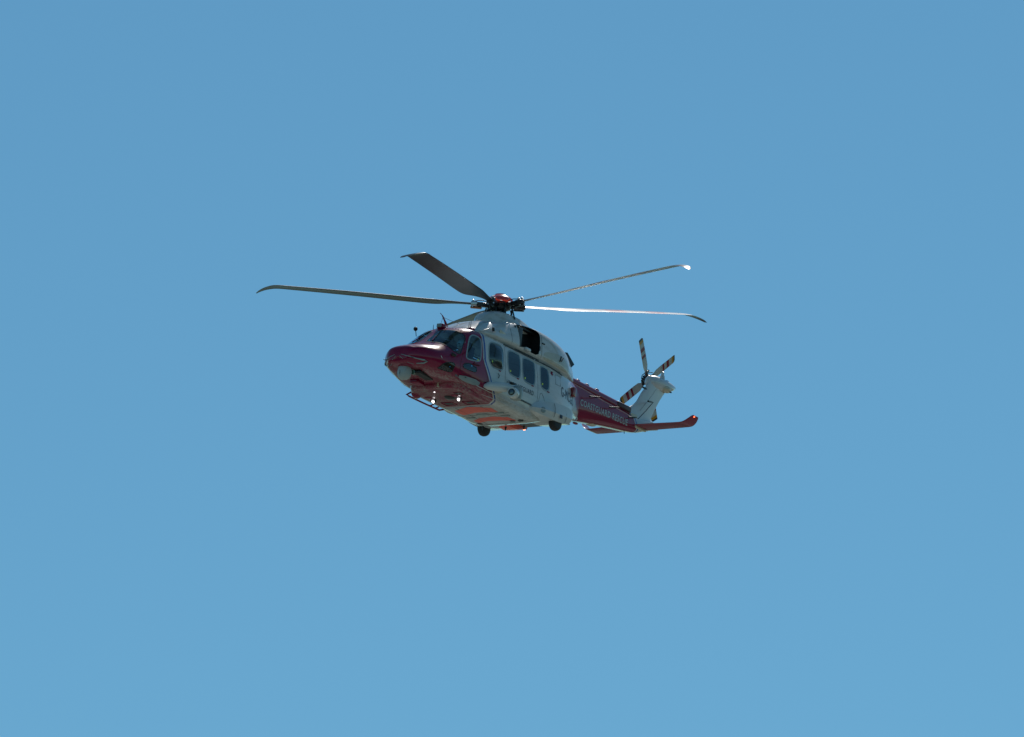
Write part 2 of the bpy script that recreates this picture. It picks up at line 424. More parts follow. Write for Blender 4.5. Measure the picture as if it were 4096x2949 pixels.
M_bounce = ground_mat('pale_bounce_shingle', (.08, .105, .09), (.36, .385, .33), .35, .9, 0)
gnd = MB(); nseg = 96
gr = [[(r * math.cos(a), r * math.sin(a) + 200, 0) for a in [2 * math.pi * k / nseg for k in range(nseg)]] for r in (1, 300, 3000, 25000)]
g = gnd.rings(gr, True, True, False).build('ground', M_scrub, None, smooth=False, shift=False); g['kind'] = 'structure'
bc = heli.location
be = MB().rings([[(bc.x + k * 175 * (1 + .12 * math.sin(3 * a + 1) + .07 * math.sin(7 * a)) * math.cos(a), bc.y + k * 165 * (1 + .1 * math.sin(2 * a) + .06 * math.sin(9 * a + 2)) * math.sin(a), .05) for a in [2 * math.pi * j / nseg for j in range(nseg)]] for k in (.02, .5, 1)], True, True, False)
be = be.build('unseen_bounce_patch', M_bounce, None, smooth=False, shift=False); be['kind'] = 'structure'  # unseen pale patch added below the hull for bounce light and reflections

# ------------------------------------------------------------------ skins: fuselage, boom, cowling
R_FUS, R_BOOM, R_COWL, R_PYL = loft(FUS, 8), loft(BOOM, 6), loft(COWL, 8), loft(PYLON, 8)
def tree(rings):
    m = MB().rings(rings); return BVHTree.FromPolygons([Vector(v) for v in m.v], [list(f) for f in m.f])
T_FUS, T_BOOM, T_COWL, T_PYL = tree(R_FUS), tree(R_BOOM), tree(R_COWL), tree(R_PYL)

def snap(p, T=T_FUS, off=0.0):
    co, no, i, d = T.find_nearest(Vector(p))
    return co + no * off if off else co
def snapn(p, T=T_FUS):
    co, no, i, d = T.find_nearest(Vector(p)); return co, no
# make every tree normal point outwards
def _chk(T):
    co, no, i, d = T.find_nearest(Vector((0 if T is not T_BOOM else -5, 3, -2.3 if T is T_FUS else -1.2)))
    return 1 if no.y > 0 else -1
SGN = {id(T): _chk(T) for T in (T_FUS, T_BOOM, T_COWL, T_PYL)}
def surf(p, T=T_FUS, off=0.0):
    co, no, i, d = T.find_nearest(Vector(p)); return co + no * (SGN[id(T)] * off)

def outline(pts, T=T_FUS, it=2, inset=0.0, off=0.0):
    p = np.array(pts, float)
    p = chaikin(p, it)
    c = p.mean(axis=0)
    nrm = np.zeros(3)
    for i in range(len(p)): nrm += np.cross(p[i] - c, p[(i + 1) % len(p)] - c)
    nrm /= np.linalg.norm(nrm)
    if inset:
        q = []
        for i in range(len(p)):
            t = p[(i + 1) % len(p)] - p[i - 1]; t /= np.linalg.norm(t) + 1e-9
            q.append(p[i] + np.cross(nrm, t) * inset)
        p = np.array(q)
    return [surf(v, T, off) for v in p]

def patch(pts, T=T_FUS, off=.006, inset=0.0, it=2, bulge=0.0, mb=None):
    mb = mb or MB()
    o = outline(pts, T, it, inset); c = sum(o, Vector()) / len(o); rings = []
    for k in (1.0, .9, .72, .5, .28, .08):
        b = off + bulge * (1 - k * k) ** .7
        rings.append([surf(c + (v - c) * k, T, b) for v in o])
    return mb.rings(rings, True, False, True)

def frame_ring(pts, T=T_FUS, w=.05, off=.007, it=2, grow=0.0):
    a = outline(pts, T, it, -grow); b = outline(pts, T, it, w)
    return MB().rings([[surf(v, T, -.012) for v in a], [surf(v, T, off) for v in a], [surf(v, T, off) for v in b], [surf(v, T, -.02) for v in b]], True, False, False)

def cutter(pts, T=T_FUS, inset=0.0, depth=.16, it=2, mb=None):
    mb = mb or MB(); o = outline(pts, T, it, inset)
    n = Vector()
    for v in o: n += T.find_nearest(v)[1] * SGN[id(T)]
    n.normalize()
    return mb.rings([[v - n * depth for v in o], [v + n * depth for v in o]], True, True, True)

def mirp(pts): return [(x, -y, z) for x, y, z in pts]

def solid(mb):
    me = bpy.data.meshes.new('tmp'); me.from_pydata([(x, y, z + BASE) for x, y, z in mb.v], [], mb.f)
    bm = bmesh.new(); bm.from_mesh(me); bmesh.ops.recalc_face_normals(bm, faces=bm.faces); bm.to_mesh(me); bm.free()
    return me
M_cut = bpy.data.materials.new('cut_face')
def carve(mesh, cut_mb, op='DIFFERENCE'):
    """cut the skin with solid prisms and throw the prism walls away, so that real openings are left"""
    a = bpy.data.objects.new('tmp_a', mesh); b = bpy.data.objects.new('tmp_b', solid(cut_mb))
    if len(mesh.materials) < 2: mesh.materials.append(PAINT); mesh.materials.append(M_cut)
    b.data.materials.append(PAINT); b.data.materials.append(M_cut)
    b.data.polygons.foreach_set('material_index', [1] * len(b.data.polygons))
    col.objects.link(a); col.objects.link(b)
    md = a.modifiers.new('b', 'BOOLEAN'); md.operation = op; md.object = b; md.solver = 'EXACT'
    dg = bpy.context.evaluated_depsgraph_get()
    me = bpy.data.meshes.new_from_object(a.evaluated_get(dg))
    if op == 'DIFFERENCE' and len(me.polygons) < .8 * len(mesh.polygons):
        md.solver = 'FAST'; dg = bpy.context.evaluated_depsgraph_get()
        me = bpy.data.meshes.new_from_object(a.evaluated_get(dg)); print('fast cut used', len(mesh.polygons), len(me.polygons))
    bpy.data.objects.remove(a); bpy.data.objects.remove(b)
    return me
def strip(me):
    bm = bmesh.new(); bm.from_mesh(me)
    bad = [f for f in bm.faces if f.material_index == 1]
    bmesh.ops.delete(bm, geom=bad, context='FACES')
    bm.to_mesh(me); bm.free()
    me.materials.clear(); return me
def link_mesh(me, name, m, parent, sharp=38):
    if not isinstance(m, (list, tuple)): m = [m]
    for k in m: me.materials.append(k)
    me.polygons.foreach_set('use_smooth', [True] * len(me.polygons)); me.set_sharp_from_angle(angle=math.radians(sharp)); me.update()
    o = bpy.data.objects.new(name, me); col.objects.link(o); o.parent = parent; return o

# outlines on the port side of the skin (x forward, y port, z up)
WINDSHIELD = [(3.56, .07, -2.17), (3.25, .07, -1.88), (2.93, .07, -1.60), (2.86, .35, -1.60), (2.76, .6, -1.62), (2.68, .8, -1.68), (2.655, .89, -1.80), (2.72, .94, -1.95), (2.87, 1.0, -2.2), (3.02, 1.055, -2.50), (3.28, 1.0, -2.46), (3.48, .80, -2.32), (3.58, .55, -2.24), (3.60, .3, -2.20)]
DOOR_WIN = [(2.564, .921, -1.781), (2.452, .907, -1.676), (2.328, .913, -1.626), (2.107, .959, -1.648), (2.029, .995, -1.73), (2.049, 1.046, -1.925), (2.095, 1.123, -2.35), (2.211, 1.135, -2.469), (2.536, 1.123, -2.516), (2.767, 1.098, -2.528), (2.814, 1.073, -2.439), (2.714, 1.015, -2.153)]
QUARTER = [(3.787, .923, -3.0), (3.734, .971, -2.904), (3.568, 1.02, -2.817), (3.349, 1.056, -2.763), (3.228, 1.076, -2.813), (3.252, 1.055, -2.971), (3.276, .978, -3.10), (3.475, .921, -3.11), (3.85, .786, -3.09)]
DOOR_LOW = [(2.946, 1.104, -2.733), (2.877, 1.103, -2.645), (2.536, 1.129, -2.564), (2.496, 1.138, -2.62), (2.272, 1.148, -2.615), (2.265, 1.156, -2.849), (2.653, 1.134, -2.868), (2.954, 1.106, -2.853)]
STEP = [(3.008, 1.072, -3.044), (2.059, 1.15, -3.0), (2.128, 1.105, -3.186), (3.002, 1.008, -3.169)]
BUB = [(1.697, 1.02, -1.759), (1.621, .992, -1.658), (1.458, .967, -1.60), (1.16, .952, -1.57), (1.007, .971, -1.60), (.93, 1.015, -1.719), (.949, 1.083, -2.024), (.978, 1.128, -2.293), (1.052, 1.14, -2.394), (1.234, 1.142, -2.42), (1.544, 1.144, -2.433), (1.685, 1.128, -2.321), (1.751, 1.106, -2.187)]
W2 = [(.719, 1.007, -1.69), (.613, .976, -1.607), (.454, .959, -1.578), (.11, .959, -1.579), (.048, .985, -1.638), (.045, 1.063, -1.922), (.08, 1.125, -2.276), (.151, 1.137, -2.366), (.265, 1.141, -2.399), (.608, 1.14, -2.389), (.709, 1.132, -2.324), (.766, 1.088, -2.049)]
W3 = [(x - .76, y, z) for x, y, z in W2]
W4 = [(-.979, .994, -1.651), (-1.071, .971, -1.60), (-1.21, .961, -1.58), (-1.397, .977, -1.61), (-1.441, 1.012, -1.706), (-1.445, 1.078, -2.0), (-1.428, 1.116, -2.229), (-1.344, 1.131, -2.323), (-1.227, 1.134, -2.35), (-1.026, 1.13, -2.333), (-.955, 1.118, -2.24), (-.926, 1.075, -1.98)]
INTAKE = [(.10, .78, -.70), (.06, .72, -.60), (-.30, .74, -.57), (-.80, .80, -.55), (-.93, .86, -.60), (-.96, .92, -.80), (-.93, .95, -1.10), (-.85, .974, -1.36), (-.45, .97, -1.36), (-.25, .98, -1.30), (-.005, .981, -1.32), (.12, .972, -1.38), (.10, .93, -1.05)]
CK_DOOR = [(2.60, .83, -1.60), (2.72, .93, -1.95), (2.88, 1.04, -2.35), (3.03, 1.087, -2.653), (3.03, 1.079, -2.98), (2.563, 1.127, -2.98), (1.76, 1.158, -2.98), (1.70, 1.158, -2.85), (1.908, 1.152, -2.551), (1.97, 1.119, -2.303), (1.97, .989, -1.695), (2.0, .90, -1.55), (2.307, .85, -1.52)]
CB_DOOR = [(.84, .90, -1.47), (.87, 1.079, -2.0), (.87, 1.163, -2.68), (.84, 1.158, -2.95), (0, 1.159, -2.95), (-.80, 1.159, -2.95), (-.83, 1.134, -2.4), (-.80, .98, -1.7), (-.78, .90, -1.47), (0, .9, -1.47)]

both = lambda P: (P, mirp(P)[::-1])
win_cut = []; door_cut = []
for P in (WINDSHIELD, QUARTER, DOOR_WIN, DOOR_LOW, BUB, W2, W3, W4):
    for Q in both(P): win_cut.append((cutter(Q, inset=.045, depth=.14 if P is not WINDSHIELD else .16), P, Q is P))
door_list = []
for P in (CK_DOOR, CB_DOOR):
    for Q in both(P):
        door_cut.append(cutter(Q, inset=-.008, it=1, depth=.14))
        door_list.append((cutter(Q, inset=.006, it=1, depth=.14), P is CK_DOOR, Q is P))
base_me = solid(MB().rings(R_FUS))
fus_me = base_me.copy()
for S in (QUARTER, BUB, W4, WINDSHIELD):
    for c, P, port in win_cut:
        if P is S:
            if P is QUARTER: c = cutter(P if port else mirp(P)[::-1], inset=.043, depth=.12, it=1)
            fus_me = carve(fus_me, c)
for c in door_cut: fus_me = carve(fus_me, c)
fus_me = strip(fus_me)
fuselage = link_mesh(fus_me, 'fuselage', PAINT, heli)
doors = []
for cut, ck, port in door_list:
    dm = carve(base_me.copy(), cut, 'INTERSECT')
    for c, P, pt in win_cut:
        if pt == port and P in ((DOOR_WIN, DOOR_LOW) if ck else (W2, W3)): dm = carve(dm, c)
    dm = strip(dm)
    d = link_mesh(dm, 'cockpit_door' if ck else 'cabin_door', PAINT, heli); doors.append((d, ck, port))

cowl_me = solid(MB().rings(R_COWL))
for Q in both(INTAKE): cowl_me = carve(cowl_me, cutter(Q, T_COWL, inset=.0, depth=.30, it=1))
cowling = link_mesh(strip(cowl_me), 'engine_cowling', PAINT_W, heli)
print('skins', len(fus_me.polygons), [len(d[0].data.polygons) for d in doors], len(cowl_me.polygons))
boom = MB().rings(R_BOOM).build('tail_boom', PAINT, heli)
pylon = MB().rings(R_PYL).build('mast_fairing', PAINT_W, heli)

def window(name, P, parent, bulge=0.0, frame=True, w=.042, sides=True):
    for Q, port in ((P, True), (mirp(P)[::-1], False)):
        par = parent(port) if callable(parent) else parent
        pane = patch(Q, off=.004, inset=.04, bulge=bulge).build(name, M_glass, par)
        if frame: frame_ring(Q, w=w).build('window_frame', M_seal, pane)
        else: frame_ring(Q, w=.045, off=.006, grow=-.022).build('window_frame', M_rub, pane)
getdoor = lambda ck: (lambda port: [d for d, c, p in doors if c == ck and p == port][0])
window('windshield', WINDSHIELD, heli, frame=False, bulge=.01)
window('quarter_window', QUARTER, heli, frame=False)
window('door_window', DOOR_WIN, getdoor(True))
window('lower_door_window', DOOR_LOW, getdoor(True), frame=False)
window('bubble_window', BUB, heli, bulge=.13)
window('cabin_window', W2, getdoor(False)); window('cabin_window', W3, getdoor(False)); window('cabin_window', W4, heli)

# yellow tape marks and red release tabs at the cabin windows
for P, s in ((BUB, 1), (W2, 1), (W3, 1), (W4, 1), (DOOR_WIN, 0)):
    q = P[-2] if s else P[7]
    for sy in (1, -1):
        c = surf((q[0] - (.09 if s else -.06), sy * q[1], q[2] + .06), T_FUS, .012 if P is not BUB else .05)
        MB().box(c, (.055, .006, .055)).build('tape_mark', M_tape, heli)
        c = surf((sum(p[0] for p in P) / len(P) - .15 * s, sy * 1.1, min(p[2] for p in P) + .005), T_FUS, .01)
        MB().box(c, (.11, .012, .035), bev=.004).build('release_tab', M_red, heli)

# intake ducts behind the openings, grille bars, bypass lip
for sy in (1, -1):
    mb = MB()
    mb.box((-.43, sy * .48, -1.0), (1.25, .04, .85)); mb.box((-.43, sy * .68, -1.42), (1.25, .40, .03)); mb.box((-.43, sy * .58, -.63), (1.2, .22, .03)); mb.box((-1.04, sy * .66, -1.02), (.03, .38, .78)); mb.box((.18, sy * .64, -1.05), (.03, .34, .7))
    mb.build('engine_intake', M_blk, heli, smooth=False)
    st = MB().box((-.04, sy * .84, -1.02), (.20, .02, .62), bev=.008).build('intake_screen', M_dark, heli)
    sc = MB().box((-.27, sy * .97, -1.33), (.26, .16, .10), bev=.03).build('bypass_scoop', M_white, heli)

# ------------------------------------------------------------------ interior, seen through the glass
def rot(axis, deg): return Matrix.Rotation(math.radians(deg), 3, axis)
MB().box((.3, 0, -3.05), (5.2, 1.9, .06)).build('cabin_floor', M_cabin, heli, smooth=False)
MB().box((-2.2, 0, -2.2), (.05, 1.7, 1.5)).build('rear_bulkhead', M_cabin, heli, smooth=False)
for sy in (1, -1): MB().box((2.38, sy * 1.02, -3.02), (1.5, .03, .22), rot('Z', 0)).build('door_sill', M_cabin, heli, smooth=False)
MB().box((2.65, 0, -2.80), (1.5, .36, .50), bev=.05).build('sky_block_console', M_blk, heli)  # console box added to block bright sky showing through the door windows
MB().box((1.85, 0, -2.75), (.05, 1.8, .60)).build('cockpit_divider', M_cabin, heli, smooth=False)
ip = MB().box((3.15, 0, -2.52), (.35, 1.5, .35), bev=.06).build('instrument_panel', M_blk, heli)
def seat(x, y):
    s = MB().box((x, y, -2.72), (.48, .46, .12), bev=.04).build('crew_seat', M_seat, heli)
    MB().box((x - .26, y, -2.32), (.12, .46, .78), rot('Y', -8), bev=.04).build('seat_back', M_seat, s)
    MB().box((x - .30, y, -1.88), (.09, .26, .18), bev=.03).build('headrest', M_seat, s)
    MB().box((x, y, -2.9), (.30, .3, .26)).build('seat_base', M_blk, s, smooth=False)
seat(2.35, .55); seat(2.35, -.55); seat(-.6, .7); seat(-.6, -.7); seat(-1.5, .6); seat(-1.5, -.6)

# ------------------------------------------------------------------ sponsons and wheels
# rows: x, bottom, inner foot, outer foot, widest, shoulder, top
SP = [
 (-.50, -3.12, 1.08, -3.12, 1.14, -3.08, 1.16, -3.04, 1.12, -2.98),
 (-.62, -3.18, 1.08, -3.18, 1.26, -3.15, 1.30, -3.03, 1.16, -2.90),
 (-.90, -3.22, 1.05, -3.22, 1.38, -3.20, 1.43, -3.02, 1.22, -2.76),
 (-1.30, -3.24, 1.00, -3.24, 1.43, -3.22, 1.52, -3.02, 1.42, -2.70),
 (-1.75, -3.22, .95, -3.22, 1.44, -3.20, 1.54, -3.00, 1.48, -2.68),
 (-2.10, -3.16, .85, -3.16, 1.42, -3.15, 1.52, -2.98, 1.49, -2.70),
 (-2.26, -3.12, .80, -3.12, 1.38, -3.11, 1.47, -2.96, 1.45, -2.75),
 (-2.32, -3.05, .80, -3.05, 1.30, -3.04, 1.38, -2.95, 1.36, -2.82)]
def sponson(sy):
    rings = []
    for r in catmull(SP, 6):
        x = r[0]; loop = [(.6, r[1]), (r[2], r[3]), (r[4], r[5]), (r[6], r[7]), (r[8], r[9]), (.6, r[9] + .06)]
        loop = np.array([q for q in loop for _ in range(2)]); p = chaikin(loop, 2)
        rings.append([(x, sy * y, z) for y, z in p])
    s = MB().rings(rings).build('sponson', M_white, heli, sharp=30)
    # flush access panels and lamp on its outer face
    for xa in (-1.28, -1.86):
        MB().tube([(xa, sy * 1.50, -3.17), (xa, sy * 1.535, -3.05), (xa, sy * 1.52, -2.9), (xa, sy * 1.47, -2.74)], .007, 6).build('panel_seam', M_dark, s)
    MB().lathe((-.86, sy * 1.39, -3.05), (0.35, sy, 0), [(-.02, .09), (.014, .09), (.02, .05)]).build('oval_cover', M_grey, s)
    MB().box((-1.60, sy * 1.535, -3.06), (.13, .012, .11), bev=.004).build('filler_cap', M_letter_dk, s)
    w = MB().lathe((-1.65, sy * 1.30, -3.22), (0, 1, 0), [(-.11, .12), (-.105, .19), (-.08, .228), (-.03, .245), (.03, .245), (.08, .228), (.105, .19), (.11, .12)], 32).build('main_wheel', M_rub, heli)
    MB().lathe((-1.65, sy * 1.30, -3.22), (0, sy, 0), [(.02, .13), (.10, .125), (.105, .10), (.06, .08), (.06, .04), (.10, .035)], 24).build('wheel_rim', M_grey, w)
    MB().tube([(-1.65, sy * 1.18, -3.22), (-1.62, sy * 1.12, -3.02)], .05, 10).build('gear_leg', M_steel, w)
for sy in (1, -1): sponson(sy)

# belly: equipment fairing under the cockpit floor
def plan_loop(x0, x1, w, r0, n=8):
    pts = []
    for k in range(n + 1):
        a = math.pi / 2 * k / n; pts.append((x0 - r0 + r0 * math.sin(a) * 1.0, (w - r0 * .8) + r0 * .8 * math.cos(a)))
    pts = pts[::1]
    L = [(x1, w)] + pts
    return L + [(x, -y) for x, y in reversed(L)]
fr = []
for z, x0, w in ((-3.20, 3.02, .98), (-3.30, 3.0, .96), (-3.375, 2.96, .93), (-3.405, 2.90, .88), (-3.412, 2.80, .80)):
    fr.append([(x, y, z) for x, y in plan_loop(x0, 1.02, w, .62)])
belly = MB().rings(fr, True, False, True).build('belly_fairing', PAINT, heli, sharp=50)
MB().tube([(1.75, 1.02, -3.30), (1.2, 1.10, -3.30), (.6, 1.12, -3.29)], .008, 6).build('edge_strip', M_white, belly)
MB().box((2.965, .33, -3.30), (.10, .045, .17), bev=.01).build('antenna_blade', M_cream, belly)
MB().lathe((2.05, .10, -3.40), (0, 0, -1), [(0, .17), (.03, .165), (.06, .13), (.07, .05)], 28).build('belly_dome', M_blk, belly)
for x, y in ((1.88, -.60), (1.90, .34)):
    l = MB().lathe((x + .04, y, -3.40), (0, 0, -1), [(0, .11), (.03, .10), (.035, .07)], 20).build('lamp_mount', M_blk, belly)
    MB().box((x + .22, y, -3.415), (.26, .16, .03), bev=.012).build('lamp_arm', M_red, l)
    MB().lathe((x - .02, y, -3.43), (1, -.2, -.55), [(-.05, .02), (-.02, .055), (.03, .068), (.05, .068)], 20).build('lamp_shell', M_blk, l)
    MB().lathe((x + .024, y - .008, -3.457), (1, -.2, -.55), [(.0, .055), (.012, .05), (.02, .02)], 20).build('landing_lamp', M_lamp, l)
l = MB().lathe((2.62, -.05, -3.40), (.6, .1, -1), [(-.03, .015), (.0, .024), (.02, .024), (.03, .01)], 16).build('steering_lamp', M_lamp, belly)
for P in ([(1.55, .18), (1.25, .18), (1.25, .62), (1.55, .62)], [(2.45, .5), (2.25, .5), (2.25, .75), (2.45, .75)], [(1.60, -.55), (1.30, -.55), (1.30, -.15), (1.60, -.15)]):
    o = [(x, y, -3.417) for x, y in P]; MB().tube(o + [o[0]], .012, 5).build('hatch_rim', M_red, belly)
    MB().box((sum(p[0] for p in P) / 4, sum(p[1] for p in P) / 4, -3.413), (.16, .24, .012), bev=.004).build('hatch_plate', M_dark, belly)
# stripes of bright film, hatches, drains on the cabin belly
def flat(P, name, m, z=-3.4, off=.005, par=heli, thick=.004):
    c = np.mean([(x, y) for x, y in P], axis=0); rings = []
    for k in (1.0, .75, .5, .25, .05):
        rings.append([surf((c[0] + (x - c[0]) * k, c[1] + (y - c[1]) * k, -3.6), T_FUS, off) for x, y in dens(P)])
    return MB().rings(rings, True, False, True).build(name, m, par)
def dens(P, n=5):
    o = []
    for i, a in enumerate(P):
        b = P[(i + 1) % len(P)]
        for k in range(n): o.append((a[0] + (b[0] - a[0]) * k / n, a[1] + (b[1] - a[1]) * k / n))
    return o
flat([(.743, -.666), (1.027, .017), (.934, .312), (.768, .695), (.328, .646), (.418, .269), (.445, -.113), (.279, -.632), (.45, -.70)], 'red_belly_marking', M_day)
flat([(-.287, -.715), (-.10, -.369), (-.038, .205), (-.186, .622), (-.541, .705), (-.426, .215), (-.383, -.257), (-.51, -.669)], 'red_belly_marking', M_day)
for x, y, a, b in ((.22, 0, .16, .38), (-.02, -.60, .08, .30), (-.06, .62, .12, .30), (.24, .62, .10, .30)):
    MB().box((x, y, -3.415), (a, b, .03), bev=.012).build('belly_vent', M_grey, heli)
for x, y in ((-.55, .55), (-.60, .80), (-.60, -.68)):
    MB().lathe((x, y, -3.41), (0, 0, -1), [(0, .09), (.02, .085), (.03, .05)], 20).build('drain_port', M_blk, heli)
for x in (.18, -.72):
    MB().tube([surf((x, y, -3.6), T_FUS, .002) for y in np.linspace(-.95, .95, 9)], .006, 5).build('panel_seam', M_dark, heli)
for y in (.45, -.45):
    MB().tube([surf((x, y, -3.6), T_FUS, .002) for x in np.linspace(1.0, -.9, 9)], .006, 5).build('panel_seam', M_dark, heli)
for x, y in ((-1.25, -.2), (-1.75, .1), (-1.0, -.85)):
    MB().lathe((x, y, surf((x, y, -3.9)).z + .01), (0, 0, -1), [(0, .04), (.05, .03), (.12, .012)], 10).build('short_antenna', M_blk, heli)

# red ventral box with its orange beacon
vf = MB().rings([[(x, -.5 + s * w, z) for s, z in ((-1, t), (1, t), (1, b), (-1, b))] for x, w, t, b in ((-1.35, .12, -3.15, -3.20), (-1.60, .20, -3.05, -3.25), (-1.93, .24, -2.95, -3.245), (-2.40, .24, -2.78, -3.11), (-2.44, .22, -2.76, -3.0))]).build('ventral_box', M_day, heli, sharp=30)
MB().box((-2.54, -.5, -2.87), (.22, .40, .16), rot('Y', 20), bev=.03).build('box_tail', M_grey, vf)
MB().ball((-2.46, -.42, -3.06), .055, 14, (1.3, 1, .8)).build('orange_beacon', M_amber, vf)

# nose: sensor turret, camera bay, red box, seal lines, pitot
tu = MB().lathe((4.24, 0, -3.12), (0, 0, -1), [(-.05, .17), (.03, .20), (.10, .205), (.20, .205), (.27, .19), (.33, .155), (.37, .10), (.385, .04)], 32).build('sensor_turret', mat('turret_grey', (.36, .40, .41), .45, coat=.3, var=.06), heli)
MB().lathe((4.24, 0, -3.06), (0, 0, -1), [(-.02, .24), (.06, .235), (.085, .21)], 32).build('turret_collar', M_red, tu)
MB().lathe((4.24, 0, -3.30), (1, -.55, -.1), [(.15, .10), (.185, .10), (.19, .07)], 20).build('sensor_window', M_blk, tu)
MB().lathe((4.24, 0, -3.27), (.25, 1, 0), [(.17, .12), (.20, .115), (.205, .06)], 24).build('turret_cap', bpy.data.materials['turret_grey'], tu)
cb = MB().box((3.72, .30, -3.245), (.80, .26, .10), rot('Z', 6), bev=.04).build('camera_bay', M_blk, heli)
MB().lathe((4.06, .22, -3.25), (1, .1, -.1), [(-.05, .06), (.05, .075), (.08, .07)], 18).build('camera_lens', mat('green_lens', (.05, .10, .06), .15, coat=1), cb)
MB().box((3.30, -.22, -3.29), (.38, .30, .15), rot('Z', 4), bev=.045).build('red_equipment_box', M_red, heli)
MB().box((2.98, -.05, -3.25), (.30, .06, .05), bev=.012).build('box_strut', M_red, heli)
for sy in (1, -1):
    o = [surf((x, sy * y, z), T_FUS, .004) for x, y, z in ((4.8, .05, -2.84), (4.758, .27, -2.90), (4.66, .44, -2.95), (4.50, .60, -2.985), (4.32, .75, -3.00), (4.24, .80, -3.02), (4.28, .70, -3.09), (4.40, .52, -3.12))]
    MB().tube([o[0].lerp(o[1], .3)] + o[1:], [.008, .012, .014, .018, .028, .034, .026, .014], 6).build('radome_seal', M_grey, heli)
    MB().tube([surf((x, sy * y, z), T_FUS, .003) for x, y, z in ((4.78, .08, -2.92), (4.70, .18, -3.0), (4.52, .30, -3.09), (4.40, .42, -3.13))], .007, 5).build('discharge_strip', M_grey, heli)
    MB().tube([(4.50, sy * .46, -2.95), (4.58, sy * .50, -2.97), (4.66, sy * .50, -2.975)], [.014, .012, .007], 8).build('pitot_tube', M_blk, heli)
    MB().tube([surf((3.85, sy * .98, -2.72), T_FUS, .01), surf((3.80, sy * .99, -2.79), T_FUS, .012)], .011, 6).build('static_probe', M_white, heli)
    MB().box(surf((3.33, sy * 1.0, -2.57), T_FUS, .02), (.20, .05, .10), rot('X', -25 * sy), bev=.02).build('vent_scoop', M_blk, heli)

# pale lamp tray under the cockpit door
for sy in (1, -1):
    Q = STEP if sy > 0 else mirp(STEP)[::-1]
    patch(Q, off=.028, it=1).build('entry_step', M_grey, heli)
    if sy > 0: MB().box((2.75, 1.118, -3.08), (.06, .02, .03), bev=.006).build('step_latch', M_blk, heli)
    MB().tube([surf((x, sy * 1.15, z), T_FUS, .018) for x, z in ((2.48, -2.585), (2.34, -2.575), (2.20, -2.56))], .022, 8).build('door_handle', mat('handle_red', (.12, .003, .008), .4), heli)

